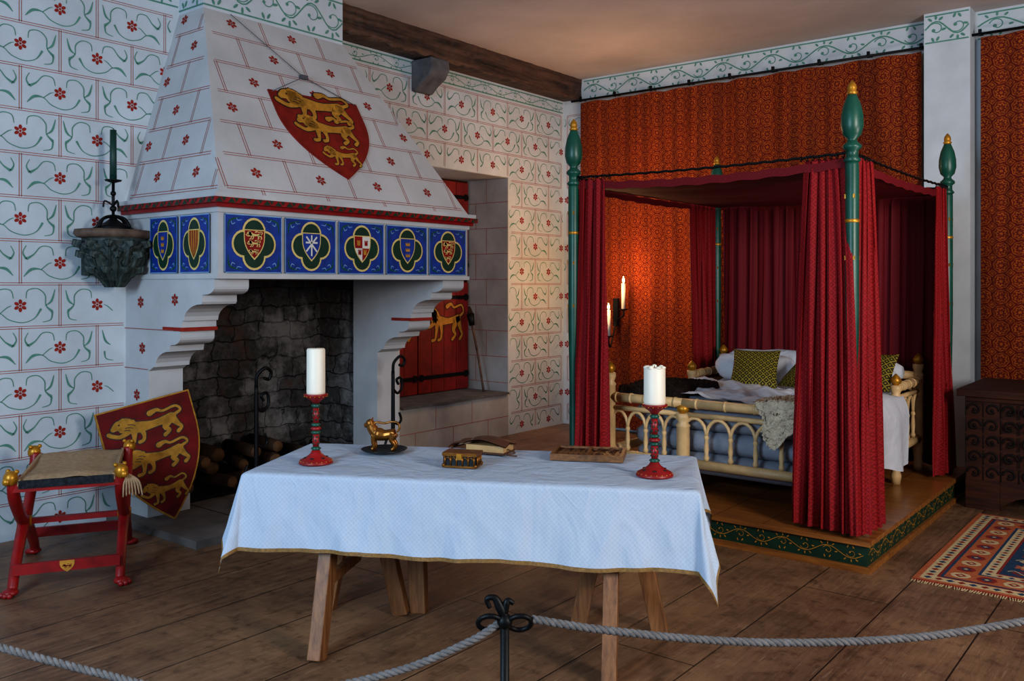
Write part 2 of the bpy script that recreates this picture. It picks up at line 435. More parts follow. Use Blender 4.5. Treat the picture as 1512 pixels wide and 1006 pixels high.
# ---------------- room ----------------
WX=-5.9; WY=8.4; CH=3.92
b=B(); b.box((-6.6,-3,-.12),(3.5,8.7,0),FLOOR); b.build('floor')
b=B(); b.box((-6.6,-3,CH),(3.5,8.7,CH+.12),CEIL); b.build('ceiling')
W0,W1,WZ0,WZ1=5.78,7.38,.44,2.735
b=B()
b.box((-6.6,-3,0),(WX,3.36,CH),WHITE)
b.box((-6.6,3.36,1.9),(WX,5.26,CH),WHITE)
b.box((-6.6,3.36,0),(-6.38,5.26,1.9),FSTONE)
b.box((-6.38,3.36,.05),(WX,3.375,1.9),FSTONE); b.box((-6.38,5.245,.05),(WX,5.26,1.9),FSTONE)
b.box((-6.6,5.26,0),(WX,W0,CH),WHITE)
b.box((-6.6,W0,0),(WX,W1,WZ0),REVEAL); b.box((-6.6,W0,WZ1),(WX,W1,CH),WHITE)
b.box((-6.6,W1,0),(WX,8.7,CH),WHITE)
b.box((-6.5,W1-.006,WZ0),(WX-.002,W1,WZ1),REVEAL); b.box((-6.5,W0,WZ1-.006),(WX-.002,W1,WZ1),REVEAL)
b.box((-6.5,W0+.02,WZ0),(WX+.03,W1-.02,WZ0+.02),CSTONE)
fr=Fr((WX,0,0),(0,1,0),(0,0,1))
def okw(u,v):
    if u<-2.9 or u>8.39 or v<.01 or v>3.56: return False
    if W0-.01<u<W1+.01 and v<WZ1+.01: return False
    if 3.15<u<5.48 and v<2.3: return False
    if 3.55<u<4.85 and v>3.1: return False
    return True
courses(b,fr,okw,-1.5,8.4,0,3.6,2.712,1.74)
frieze(b,fr,-1.5,3.55,3.6,3.88,GRNV,per=.5); frieze(b,fr,4.86,8.38,3.56,3.68,GRNV,per=.5,w=.007)
for k in range(3): rect(b,fr,W0+.53*k+.2,.02,W0+.53*k+.206,.2,REDL,.002); rect(b,fr,W0+.53*k-.05,.2,W0+.53*k-.044,.42,REDL,.002)
rect(b,fr,W0,.2,W1,.206,REDL,.002)
fr2=Fr((-6.5,W1-.006,0),(1,0,0),(0,0,1))
for k in range(9): rect(b,fr2,0,.55+k*.275,.6,.556+k*.275,REDL,.002)
for k in range(8): rect(b,fr2,.3 if k%2 else .15,.55+k*.275,.306 if k%2 else .156,.825+k*.275,REDL,.002)
b.build('wall_left')
b=B(); b.box((-6.6,WY,0),(3.5,8.7,CH),WHITE)
fr=Fr((0,WY,0),(1,0,0),(0,0,1))
frieze(b,fr,-5.62,-2.0,3.68,3.90,GRNV,per=.55,w=.012); frieze(b,fr,-1.6,2.5,3.68,3.90,GRNV,per=.55,w=.012)
courses(b,fr,lambda u,v:-5.89<u<-5.4 and .02<v<3.6,-5.9,-5.4,0,3.6,-5.6,1.74)
b.build('wall_back')
b=B(); b.box((-1.98,8.2,0),(-1.62,WY,CH),WHITE)
fr=Fr((0,8.2,0),(1,0,0),(0,0,1)); frieze(b,fr,-1.97,-1.63,3.66,3.90,GRNV,per=.34,w=.012)
fr=Fr((-1.98,8.4,0),(0,-1,0),(0,0,1)); frieze(b,fr,.0,.2,3.66,3.90,GRNV,per=.2,w=.009)
b.build('trim_1')
b=B(); 
N=60; vs=[];fs=[]
for i in range(N+1):
    y=4.86+(WY-4.86)*i/N; j=lambda a:random.uniform(-a,a)
    vs+= [(-5.9,y,3.70),(-5.665+j(.012),y,3.69+j(.012)),(-5.65+j(.006),y,3.71+j(.01)),(-5.65+j(.008),y,3.80+j(.004)),(-5.65+j(.006),y,3.92),(-5.9,y,3.92)]
K=6
for i in range(N):
    for k in range(K): a=i*K+k;c=i*K+(k+1)%K; fs.append((a,c,c+K,a+K))
fs+=[tuple(range(K)),tuple(N*K+k for k in range(K-1,-1,-1))]
b.add(vs,fs,BEAM); b.build('ceiling_beam')
b=B(); fr=Fr((WX,5.93,0),(1,0,0),(0,0,1))
b.prism([(0,3.69),(.26,3.69),(.27,3.60),(.22,3.52),(.12,3.46),(.05,3.40),(0,3.40)],fr,-.24,CSTONE); b.build('stone_corbel',bevel=.012)

# window shutters
b=B()
sx=-6.46
b.box((-6.52,W0,WZ0+.02),(sx-.012,W1,WZ1-.006),CHESTW)
for (y0,y1) in((W0+.03,6.56),(6.58,W1-.03)):
    for (z0,z1) in((WZ0+.03,1.62),(1.65,WZ1-.03)):
        b.box((sx-.012,y0,z0),(sx+.02,y1,z1),SHUT)
        n=4
        for k in range(1,n):
            yy=y0+(y1-y0)*k/n; b.box((sx+.02,yy-.003,z0),(sx+.0215,yy+.003,z1),CHESTW)
        for zz in(z0+.16,z1-.16):
            b.box((sx+.02,y0,zz-.02),(sx+.028,y1,zz+.02),IRON)
            b.box((sx+.02,y0+.02,zz-.035),(sx+.032,y0+.06,zz+.035),IRON)
            b.box((sx+.02,y1-.06,zz-.035),(sx+.032,y1-.02,zz+.035),IRON)
fr=Fr((sx+.022,6.6,0),(0,1,0),(0,0,1))
lion(b,fr,.06,.98,.62,GOLDP,.004); lion(b,fr,.06,1.85,.6,GOLDP,.004); lion(b,fr,-.7,1.0,.6,GOLDP,.004); lion(b,fr,-.7,1.85,.6,GOLDP,.004)
b.build('window_1')
b=B(); b.ctube([(-6.08,7.19,.465),(-6.17,7.2,.85),(-6.27,7.21,1.2)],[.012,.012,.013],BEAM)
b.tube([(-6.26,7.21,1.16),(-6.29,7.215,1.28)],[.03,.045],IRON,10); b.tube([(-6.29,7.215,1.28),(-6.31,7.22,1.36)],[.035,.012],BARK,8)
b.build('wooden_torch')

# ---------------- fireplace ----------------
FX=-4.80; Y0,Y1=3.157,5.47
fp=empty('fireplace')
b=B()
b.box((WX,Y0,1.645),(FX,Y1,2.07),WHITE2)
b.box((WX,Y0-.012,1.635),(FX+.012,Y1+.012,1.665),WHITE2)
b.box((WX,Y0-.012,2.045),(FX+.012,Y1+.012,2.075),WHITE2)
def arc(cx,cz,r0,r1,a0,a1,n=7): return [(cx+r0*cos(a0+(a1-a0)*k/n),cz+r1*sin(a0+(a1-a0)*k/n)) for k in range(n+1)]
prof=[(0,1.645),(1.06,1.645),(1.06,1.585)]+arc(.96,1.585,.10,.05,0,-pi/2,5)+[(.93,1.535),(.93,1.49)]
prof+=[(.92,1.475)]+arc(.92,1.365,.20,.11,pi/2,pi,6)[1:]+[(.70,1.365),(.70,1.305),(.68,1.30),(.68,1.255)]
prof+=arc(.58,1.255,.10,.05,0,-pi/2,5)+[(.56,1.20),(.55,1.16)]+arc(.55,1.05,.17,.11,pi/2,pi,6)[1:]+[(.36,1.05),(.30,1.02),(.30,.05),(0,.05)]
for y in(Y0,Y1-.25):
    fr=Fr((WX,y,0),(1,0,0),(0,0,1))
    b.prism(prof,fr,-.25,WHITE2)
    b.box((WX+.48,y-.006,1.298),(WX+.705,y+.256,1.322),REDF)
    b.box((WX,y-.03,.05),(WX+.34,y+.28,.16),WHITE2)
fr=Fr((WX,Y0,0),(1,0,0),(0,0,1))
for z in(1.30,1.03): rect(b,fr,0,z-.002,.62 if z>1.2 else .3,z+.003,REDL,.008)
for u,v in((.2,1.48),(.62,1.5),(.22,1.17),(.15,.85),(.15,.55)): flower(b,fr,u,v,.04,REDF,.003)
def mould(z0,z1,o,mat):
    b.box((WX,Y0-o,z0),(FX+o,Y1+o,z1),mat)
mould(2.075,2.10,.035,RED); mould(2.10,2.135,.06,RED); mould(2.135,2.165,.05,WHITE2)
for fr,L in((Fr((FX+.06,Y0-.06,0),(0,1,0),(0,0,1)),Y1-Y0+.12),(Fr((WX,Y0-.06,0),(1,0,0),(0,0,1)),FX-WX+.06)):
    n=int(L/.085)
    for k in range(n):
        u=L*k/n; poly(b,fr,[(u,2.102),(u+.055,2.102),(u+.03,2.133)],DGREEN,.002)
        poly(b,fr,[(u+.045,2.133),(u+.08,2.133),(u+.062,2.108)],DGREEN,.002)
XB,XT=FX+.01,-5.59; ZB,ZT=2.165,3.55; YT0,YT1=3.56,4.83
hv=[(WX,Y0,ZB),(XB,Y0,ZB),(XB,Y1,ZB),(WX,Y1,ZB),(WX,YT0,ZT),(XT,YT0,ZT),(XT,YT1,ZT),(WX,YT1,ZT)]
b.add(hv,[(0,1,5,4),(1,2,6,5),(2,3,7,6)],WHITE2)
b.box((WX,YT0,ZT),(XT,YT1,CH),WHITE)
O=Vector((XB,0,ZB)); V=Vector((XT-XB,0,ZT-ZB)); HL=V.length
frh=Fr(O,(0,1,0),V)
def okf(u,v): 
    t=v/HL; return 0<=v<=HL and Y0+(YT0-Y0)*t-.002<u<Y1+(YT1-Y1)*t+.002
courses(b,frh,okf,Y0,Y1,0,HL,3.49,.18,bw=.53,bh=.265,vines=False,fl=.042,lw=.0048,sep=.009)
e=Vector((0,YT0-Y0,ZT-ZB))
frs=Fr((WX,Y0,ZB),(1,0,0),e)
SL=e.length
def oks(u,v):
    t=v/SL; return 0.0<=v<=SL and .0<u<(XB-WX)+((XT-XB))*t+.002
courses(b,frs,oks,0,1.1,0,SL,.33,.16,bw=.46,bh=.245,vines=False,fl=.040,lw=.0048,sep=.009)
frt=Fr((XT,0,0),(0,1,0),(0,0,1)); frieze(b,frt,YT0,YT1,ZT+.02,CH-.03,GRNV,.002,.42,.011)
frt=Fr((WX,YT0,0),(1,0,0),(0,0,1)); frieze(b,frt,0,.31,ZT+.02,CH-.03,GRNV,.002,.31,.011)
b.build('chimney_hood',fp)
# heraldic tiles
b=B()
def tile(fr,u0,u1,kind):
    z0,z1=1.672,2.038; uc=(u0+u1)/2; zc=(z0+z1)/2; w=(u1-u0); kx=min(1,w/.43)
    rect(b,fr,u0,z0,u1,z1,BLUE,.014)
    for (a,c,d,e_) in((u0,z0,u0+.006,z1),(u1-.006,z0,u1,z1),(u0,z0,u1,z0+.006),(u0,z1-.006,u1,z1)): rect(b,fr,a,c,d,e_,LBLUE,.0145)
    for sx in(-1,1):
        for sz in(-1,1):
            cx=uc+sx*(w/2-.055*kx); cz=zc+sz*.13
            ribbon(b,fr,[(cx-sx*.06*kx,cz+sz*.035),(cx,cz+sz*.02),(cx+sx*.025*kx,cz),(cx+sx*.03*kx,cz-sz*.06)],[.004,.012,.012,.004],GREEN,.015)
            ribbon(b,fr,[(cx-sx*.02*kx,cz),(cx,cz-sz*.01),(cx+sx*.01*kx,cz+sz*.01)],[.004,.006,.004],LBLUE,.0153)
            ribbon(b,fr,[(cx-sx*.07*kx,cz+sz*.02),(cx-sx*.04*kx,cz+sz*.015),(cx-sx*.03*kx,cz+sz*.03)],[.003,.005,.003],LBLUE,.0153)
    a=.078
    for (m,r,o) in((CREAM,.088,.016),(DGREEN,.074,.0175)):
        for dx,dz in((a,0),(-a,0),(0,a),(0,-a)): disc(b,fr,uc+dx*kx,zc+dz,r*kx,m,o+.0003*abs(dx)/a,20,r)
        disc(b,fr,uc,zc,.1*kx,m,o+.0006,16,.1)
    sw=.145*kx; sh=.175; st=zc+.085
    shield(b,fr,uc,st+.006,sw+.014,sh+.018,CREAM,.019,8,2)
    base={0:RED,1:BLUE,2:WHT,3:BLUE,4:RED,5:BLUE,6:GOLDP}[kind]
    shield(b,fr,uc,st,sw,sh,base,.0195,8,2)
    if kind in(0,4):
        for k in range(3): lion(b,fr,uc-sw*.42+k*.008,st-.058-k*.047,sw*(.85-.16*k),CREAM,.0205,.65,False)
    if kind==1:
        ribbon(b,fr,[(uc-.045,st-.02),(uc+.045,st-.12)],.012,WHT,.0205); ribbon(b,fr,[(uc+.045,st-.02),(uc-.045,st-.12)],.012,WHT,.0205)
        ribbon(b,fr,[(uc,st-.01),(uc,st-.15)],.012,WHT,.021); ribbon(b,fr,[(uc-.05,st-.06),(uc+.05,st-.06)],.012,WHT,.021)
    if kind==2:
        shield(b,fr,uc,st,sw,sh,RED,.0202,6,2,0,.48,-1,0); shield(b,fr,uc,st,sw,sh,RED,.0202,6,2,.48,.97,0,1)
        for dx,dz,m in((-.035,-.05,GOLDP),(.025,-.115,GOLDP),(.035,-.05,RED),(-.025,-.115,RED)):
            rect(b,fr,uc+dx-.014,st+dz-.015,uc+dx+.014,st+dz+.012,m,.021)
            for q in(-1,0,1): rect(b,fr,uc+dx+q*.012-.004,st+dz+.012,uc+dx+q*.012+.004,st+dz+.022,m,.021)
    if kind in(3,5):
        for k in range(3):
            zz=st-.04-k*.042
            rect(b,fr,uc-.022*kx,zz-.012,uc+.022*kx,zz,GOLDP,.021)
            for q in(-1,0,1): poly(b,fr,[(uc+q*.016*kx-.008,zz),(uc+q*.016*kx+.008,zz),(uc+q*.018*kx,zz+.016)],GOLDP,.021)
    if kind==6:
        for q in(-.66,-.22,.22,.66): shield(b,fr,uc,st,sw,sh,RED,.0205,6,1,0,.97,q-.1,q+.1)
fr=Fr((FX,Y0,0),(0,1,0),(0,0,1)); L=Y1-Y0; g=.026; tw=(L-g*6-.02)/5
for k in range(5): u=.02+g+k*(tw+g)-.01; tile(fr,u,u+tw,k)
fr=Fr((WX,Y0,0),(1,0,0),(0,0,1)); tile(fr,.34,.67,5); tile(fr,.70,1.03,6)
b.build('heraldic_tiles',fp)
# hung shield
b=B()
f=frh.sub(4.265,.945,.03)
def slab(b,fr,W,H,m1,m2,th,bd):
    shield(b,fr,0,0,W,H,m1,th); shield(b,fr,0,0,W,H,m1,0)
    n=24
    def E(i):
        t=i/n; return (W/2*shw(t),-H*t)
    L=[(-W/2,0)]+[(-E(i)[0],E(i)[1]) for i in range(1,n+1)]; R=[(E(i)[0],E(i)[1]) for i in range(n,-1,-1)]
    out=L+R; m=len(out)
    b.add([fr.p(a,c,0) for a,c in out]+[fr.p(a,c,th) for a,c in out],[(i,(i+1)%m,m+(i+1)%m,m+i) for i in range(m)],m1)
    shield(b,fr,0,-bd,W-2*bd,H-2.6*bd,m2,th+.002)
slab(b,f,.83,.73,HRED,HRED,.012,.006)
for k,(x,w) in enumerate(((-.36,.68),(-.28,.56),(-.14,.34))): lion(b,f,x,-.235-k*.195,w,GOLDP,.0165,.58 if k<1 else (.66 if k<2 else .8))
b.tube([f.p(-.39,-.02,.02),frh.p(4.23,1.115,.02),f.p(.39,-.02,.02)],.003,CSTONE,6)
b.tube([frh.p(4.23,1.115,.02),frh.p(3.76,1.58,.02)],.003,CSTONE,6)
b.box(tuple(frh.p(4.23,1.115,.02)-Vector((.015,.03,.015))),tuple(frh.p(4.23,1.115,.02)+Vector((.015,.03,.015))),CSTONE)
b.build('heraldic_shield')
# hearth, logs
b=B(); b.box((-6.38,3.02,0),(-4.82,5.6,.05),HSTONE)
for y in(3.5,4.1,4.75,5.2): b.box((-6.3,y,.05),(-4.83,y+.008,.0515),ASH)
b.box((-6.37,3.39,.05),(-5.7,5.23,.065),ASH); b.build('hearth',fp,bevel=.004)
b=B()
random.seed(3)
for k in range(16):
    x=-6.12+random.uniform(-.03,.25); z=.12+.10*(k//6); y=3.6+(k%6)*.26
    r=random.uniform(.045,.06); dx=random.uniform(-.03,.1)
    p0=Vector((x-.22,y+dx,z));p1=Vector((x+.26,y-dx,z+.01))
    b.tube([p0,p0*.5+p1*.5,p1],[r,r*1.05,r*.95],BARK,9); d=(p1-p0).normalized(); b.tube([p1,p1+d*.004],[r*.85,r*.85],LOGE,9)
b.build('firewood_logs')
def andiron(y,name):
    b=B(); x=-5.2
    b.ctube([(x,y,.08),(x,y,.5),(x,y,.9)],[.018,.016,.014],IRON)
    for sg in(-1,1): b.ctube([(x,y,.16),(x,y+sg*.07,.15),(x,y+sg*.12,.08),(x+.02,y+sg*.14,.065)],[.014,.013,.012,.014],IRON)
    b.ctube([(x,y,.9),(x+.01,y+.0,.97),(x+.03,y+.05,1.02),(x+.03,y+.10,.99),(x+.02,y+.09,.94),(x+.02,y+.05,.95)],.012,IRON)
    b.ctube([(x,y,.76),(x,y+.05,.72),(x,y+.10,.76),(x,y+.09,.84),(x,y+.04,.83),(x,y+.06,.79)],.011,IRON)
    b.ctube([(x,y,.50),(x,y+.05,.47),(x,y+.09,.50),(x,y+.07,.56)],.010,IRON)
    b.ctube([(x,y,.30),(x,y-.05,.27),(x,y-.09,.30),(x,y-.07,.36)],.010,IRON)
    b.beam((x,y,.14),(x-.50,y,.14),.025,.03,IRON); b.beam((x-.49,y,.14),(x-.49,y,.07),.025,.025,IRON)
    b.build(name)
andiron(3.72,'andiron'); andiron(5.02,'andiron.001')

# leaning shield
TL=Vector((-5.70,2.86,.77));TR=Vector((-5.54,3.37,.885)); sh_=Vector((.07,-.03,0))
TL+=sh_;TR+=sh_
ctr=(TL+TR)/2; U=(TR-TL).normalized(); dn=(Vector((-5.36,3.16,.06))-ctr); dn=dn-U*dn.dot(U)
b=B(); f=Fr(ctr,U,-dn,.22)
slab(b,f,.60,.80,SHGOLD,SHRED,.02,.010)
for k,(x,w) in enumerate(((-.24,.46),(-.22,.43),(-.15,.29))): lion(b,f,x,-.265-k*.205,w,SHGOLD,.0255,.62 if k<2 else .8)
b.build('heraldic_shield.001')

# carved bracket + candle
b=B(); c=(-5.70,2.975,0); SYB=1.05
def bell(z):
    P=[(.02,1.58),(.06,1.63),(.12,1.70),(.16,1.79),(.185,1.88),(.195,1.92)]
    for (r0,a),(r1,d) in zip(P,P[1:]):
        if z<=d: return r0+(r1-r0)*(z-a)/(d-a)
    return .195
b.lathe(c,[(.02,1.60),(.06,1.63),(.12,1.70),(.16,1.79),(.185,1.88),(.19,1.905)],CARVE,24,True,.9,SYB)
for ring,(z0,z1,n,cw) in enumerate(((1.58,1.73,8,.060),(1.64,1.83,9,.066),(1.72,1.90,11,.062))):
    for k in range(n):
        a=2*pi*(k+.5*ring)/n
        if c[0]+.9*.2*cos(a)<-5.84: continue
        def leaf(u,v,a=a,z0=z0,z1=z1,cw=cw,ring=ring):
            x=(u-.5)*2
            z=z0+(z1-z0)*min(v*1.2,1)-(.05*max(0,v-.80)/.20)-.012*abs(x)*v
            w=cw*(.40+.85*sin(pi*min(1,v*.93)))*(1+.34*sin(v*24))
            r=bell(min(z,1.91))+.004+.030*(1-abs(x))**.7+.010*cos(x*10)*(1-v*.5)+.08*max(0,v-.6)**1.2*1.6
            aa=a+x*w/ max(r,.05)*.5
            return (c[0]+.9*r*cos(aa),c[1]+SYB*r*sin(aa),z),(u,v)
        b.grid(leaf,12,18,CARVE)
b.lathe(c,[(.18,1.90),(.205,1.905),(.222,1.925),(.215,1.955),(.18,1.96)],RIMW,24,True,.84,SYB*1.12)
b.box((-5.9,2.85,1.66),(-5.80,3.08,1.95),CARVE)
b.build('carved_wall_bracket')
b=B(); c=(-5.72,2.975,0)
b.lathe((c[0],c[1],1.96),[(.12,0),(.125,.012),(.09,.03),(.05,.05),(.025,.07),(.018,.10)],IRON,18)
for k in range(4):
    a=k*pi/2+.4; b.ctube([(c[0]+.02*cos(a),c[1]+.02*sin(a),2.05),(c[0]+.09*cos(a),c[1]+.09*sin(a),2.03),(c[0]+.13*cos(a),c[1]+.13*sin(a),1.975)],.010,IRON)
b.tube([(c[0],c[1],2.03),(c[0],c[1],2.27)],.010,IRON,8)
b.ball((c[0],c[1],2.10),.022,IRON); b.ball((c[0],c[1],2.2),.018,IRON)
b.lathe((c[0],c[1],2.27),[(.012,0),(.05,.012),(.055,.02),(.02,.024),(.022,.05)],IRON,14)
for k in range(3):
    a=k*2.09; b.ctube([(c[0],c[1],2.12),(c[0]+.05*cos(a),c[1]+.05*sin(a),2.15),(c[0]+.06*cos(a),c[1]+.06*sin(a),2.11)],.006,IRON)
b.tube([(c[0],c[1],2.29),(c[0],c[1],2.62)],[.022,.020],GWAX,14)
b.tube([(c[0],c[1],2.62),(c[0],c[1],2.632)],.002,IRON,5)
b.build('wall_candle')

# ---------------- X-frame stool ----------------
b=B()
A_=Vector((-4.60,2.43,0));B_=Vector((-4.85,1.99,0));C_=Vector((-5.24,2.82,0));D_=Vector((-5.49,2.38,0))
for P,Q in((A_,C_),(B_,D_)):
    for (p,q) in((P,Q),(Q,P)):
        m=(p+q)/2
        pts=[p+Vector((0,0,.60)),p.lerp(q,.06)+Vector((0,0,.50)),p.lerp(q,.30)+Vector((0,0,.36)),p.lerp(q,.5)+Vector((0,0,.29)),p.lerp(q,.70)+Vector((0,0,.22)),p.lerp(q,.92)+Vector((0,0,.10)),q+Vector((0,0,.03))]
        b.ctube(pts,[.028,.032,.030,.034,.030,.028,.026],RED,6)
    b.tube([m+Vector((0,0,.29))-(A_-B_)*.07,m+Vector((0,0,.29))+(A_-B_)*.07],[.03,.03],GOLD,12)
for p in(A_,B_,C_,D_):
    o=(p-(A_+B_+C_+D_)/4).normalized()
    b.ball(tuple(p+o*.012+Vector((0,0,.605))),.036,GOLD,1,1,1.1); b.ball(tuple(p+o*.04+Vector((0,0,.592))),.020,GOLD)
    for s_ in(-1,1):
        sd=o.cross(Vector((0,0,1)))*s_; b.ball(tuple(p+sd*.026+Vector((0,0,.638))),.012,GOLD)
        b.ball(tuple(p+o*.036+sd*.012+Vector((0,0,.615))),.005,OUTL)
    b.ball(tuple(p+o*.015+Vector((0,0,.022))),.034,RED,1.2,1.2,.62)
    for s_ in(-.5,0,.5):
        d=(o+o.cross(Vector((0,0,1)))*s_).normalized(); b.ball(tuple(p+d*.05+Vector((0,0,.014))),.015,RED)
up=Vector((0,0,1))
for P,Q in((A_,B_),(C_,D_)):
    b.beam(P+up*.13,Q+up*.13,.022,.055,RED); b.beam(P+up*.555,Q+up*.555,.024,.05,RED)
b.beam((A_+C_)/2+up*.29,(B_+D_)/2+up*.29,.03,.03,RED)
m=(A_+B_)/2+up*.13; ux=(A_-B_).normalized(); nn=ux.cross(up)
fr=Fr(m+nn*.013,ux,up); 
fr=fr if fr.N.dot(Vector((.5,-1,0)))>0 else Fr(m-nn*.013,-ux,up)
shield(b,fr,0,.028,.07,.06,GOLDP,.002,6,2); lion(b,fr,-.022,-.012,.045,SHRED,.003,.7,False)
def seat(u,v):
    p=(B_.lerp(A_,.06+.88*u)).lerp(D_.lerp(C_,.06+.88*u),-.02+1.04*v)
    z=.60-.02*sin(pi*v)+.004*sin(u*13)+.012*sin(pi*u)
    if v<.02 or v>.98: z-=.02
    return (p.x,p.y,z),(u,v)
b.grid(seat,14,14,SACK)
def seat2(u,v):
    p,q=seat(u,v); return (p[0],p[1],p[2]-.035),q
b.grid(seat2,14,14,SACK)
for (v0) in(-.02,1.02):
    a=(B_.lerp(A_,.06)).lerp(D_.lerp(C_,.06),v0); c=(B_.lerp(A_,.94)).lerp(D_.lerp(C_,.94),v0)
    b.beam(a+up*.570,c+up*.570,.016,.04,DARKP)
for u0 in(.06,.94):
    a=(B_.lerp(A_,u0)).lerp(D_.lerp(C_,u0),-.02); c=(B_.lerp(A_,u0)).lerp(D_.lerp(C_,u0),1.02)
    b.beam(a+up*.58,c+up*.58,.014,.035,SACK)
tp=A_+ux*.03
for k in range(7):
    b.ctube([tp+up*.58+ux*.01,tp+ux*(.02+.012*k-.03)+up*.54,tp+ux*(.03+.016*k-.045)+up*(.46+.006*(k%3))],[.008,.006,.004],SACK,5)
b.build('folding_stool')

# ---------------- table ----------------
TA=math.radians(27.9)
TC=Vector((-2.671,3.128,0))
TM=Matrix.Translation(TC)@Matrix.Rotation(TA,4,'Z')
HA,HB,TZ=.98,.372,.775
b=B(); b.M=TM
b.box((-HA+.01,-HB+.01,TZ-.04),(HA-.01,HB-.01,TZ-.008),PINE)
for s_ in(-.61,.63):
    b.beam((s_,-.30,.70),(s_,.30,.70),.09,.07,PINE)
    b.beam((s_,-.23,.70),(s_,-.44,.0),.085,.06,PINE)
    b.beam((s_-.04,.12,.70),(s_-.19,.14,.0),.06,.075,PINE); b.beam((s_+.04,.12,.70),(s_+.19,.14,.0),.06,.075,PINE)
    b.beam((s_-.02,-.3,.28),(s_-.02,.12,.28),.03,.05,PINE)
b.beam((-.36,.17,.70),(-.345,.19,.0),.07,.08,PINE)
b.build('trestle_table',bevel=.004)
b=B(); b.M=TM
OA,OB=.27,.335
def axisvals(h,o,n):
    v=[-h-o,-h-o+.016]; m=18
    v+=[-h-o+.016+(o-.016)*k/m for k in range(1,m)]
    v+=[-h-.004,-h+.012]; 
    v+=[-h+.012+(2*h-.024)*k/n for k in range(1,n)]
    r=[-x for x in v[:m+3]][::-1]
    return v+r
PA=axisvals(HA,OA,160); QB=axisvals(HB,OB,50)
def ridge(x,y,s,seed):
    n=mnoise.noise(Vector((x*s,y*s,seed))); return (1-min(1,abs(n)*3.2))**2
def clothp(p,q):
    ex=max(abs(p)-HA,0); ey=max(abs(q)-HB,0); sx=1 if p>0 else -1; sy=1 if q>0 else -1
    L=math.hypot(ex,ey)
    cr1=sum(math.exp(-((p-c)/.007)**2) for c in(-.33,.33))*.0020
    cr2=math.exp(-((q+.0)/.007)**2)*.0018
    wr=.0012*ridge(p,q,3.1,1.5)
    if L==0: return (p,q,TZ-.0015+cr1+cr2+wr)
    dx,dy=ex/L*sx,ey/L*sy; diag=2*ex*ey/(L*L)
    tt=L/.34
    if ey>ex: w=p
    else: w=q*1.3+5
    fold=(.5*sin(w*11.0+1)+.35*sin(w*23+sin(w*5)*2+tt)+.20*sin(w*51+tt*2)+.25*sin(w*33-tt*5)*sin(w*7+tt*3))*(.014)*min(tt,1.2)
    fold+=(.006*ridge(w*1.0,L*.55,3.6,7.7)+.003*ridge(w,L*.6,8.0,2.1)+.007*mnoise.noise(Vector((w*3.5,L*2.0,3))))*min(1,tt*2.5)+cr1*2
    out=.010+L*(.06+.20*diag)+fold*(1-.5*diag)+.012*tt*tt
    if diag>0: out+=.02*sin(math.atan2(ex,ey)*6)*tt
    cx=max(-HA,min(HA,p)); cy=max(-HB,min(HB,q))
    z=TZ-.004-L*(.975+.03*diag)
    z+= .006*sin(w*9)*min(tt,1)
    return (cx+dx*out,cy+dy*out,z)
vs=[];uv=[]
for q in QB:
    for p in PA: vs.append(clothp(p,q)); uv.append((p,q))
nu=len(PA)-1;nv=len(QB)-1
f1=[];f2=[]
for j in range(nv):
    for i in range(nu):
        f=(j*(nu+1)+i,j*(nu+1)+i+1,(j+1)*(nu+1)+i+1,(j+1)*(nu+1)+i)
        (f2 if i in(0,nu-1) or j in(0,nv-1) else f1).append(f)
b.add(vs,f1,LINEN,True,uv)
b.mats.append(HEM)
for f in f2: b.f.append(list(f)); b.mi.append(1); b.sm.append(True)
o=b.build('tablecloth')
m=o.modifiers.new('s','SUBSURF'); m.levels=1; m.render_levels=1
def tl(X,D):
    return Vector((-.621*D+.784*X,.784*D+.621*X,0))
ZT_=TZ+.003
def candlestick(name,p,zc,zt,rb,rc,drip=False):
    b=B(); x,y=p.x,p.y; h=zc-ZT_
    b.lathe((x,y,ZT_),[(rb,0),(rb,.006),(rb*.9,.016),(rb*.55,.03),(rb*.32,.045),(rb*.22,.06)],RED,24)
    def seg(t0,t1,r0,r1,m): b.lathe((x,y,ZT_),[(r0,h*t0),(r1,h*(t0+t1)/2),(r0,h*t1)],m,16)
    seg(.18,.24,.014,.024,GREEN); seg(.24,.42,.014,.016,RED); seg(.42,.47,.015,.023,GREEN); seg(.47,.53,.014,.026,RED); seg(.53,.58,.015,.022,GREEN)
    seg(.58,.80,.013,.015,RED); seg(.80,.86,.014,.022,GREEN)
    b.lathe((x,y,ZT_),[(.014,h*.86),(.022,h*.90),(.048,h*.96),(.055,h*.985),(.055,h),(.045,h+.001)],RED,20)
    for zz,rr,n in((.012,rb*.93,20),(h*.97,.052,16)):
        for k in range(n): a=2*pi*k/n; b.ball((x+rr*cos(a),y+rr*sin(a),ZT_+zz),.003,GOLD,seg=6)
    for k in range(6):
        a=2*pi*k/6; b.ball((x+rb*.6*cos(a),y+rb*.6*sin(a),ZT_+.026),.010,OUTL,1,1,.4,seg=8)
    for zz in(.28,.33,.38,.63,.69,.75):
        for k in range(5): a=2*pi*k/5+zz*9; b.ball((x+.0150*cos(a),y+.0150*sin(a),ZT_+h*zz),.0045,DGREEN,seg=6)
    pr=[(rc,h),(rc*1.01,h+.01),(rc,zt-ZT_-.006),(rc*.9,zt-ZT_)]
    b.lathe((x,y,ZT_),pr,WAX,24)
    if drip:
        for k in range(7):
            a=k*.9+.3; b.ball((x+rc*.8*cos(a),y+rc*.8*sin(a),zt),.012,WAX,1,1,.6+.15*(k%3))
    b.tube([(x,y,zt-.003),(x,y,zt+.008)],.0015,IRON,5)
    b.build(name)
candlestick('candlestick',tl(-.904,4.10),1.095,1.305,.078,.042)
candlestick('candlestick.001',tl(.612,3.83),1.084,1.242,.080,.046,True)
pc=tl(-.626,4.36)
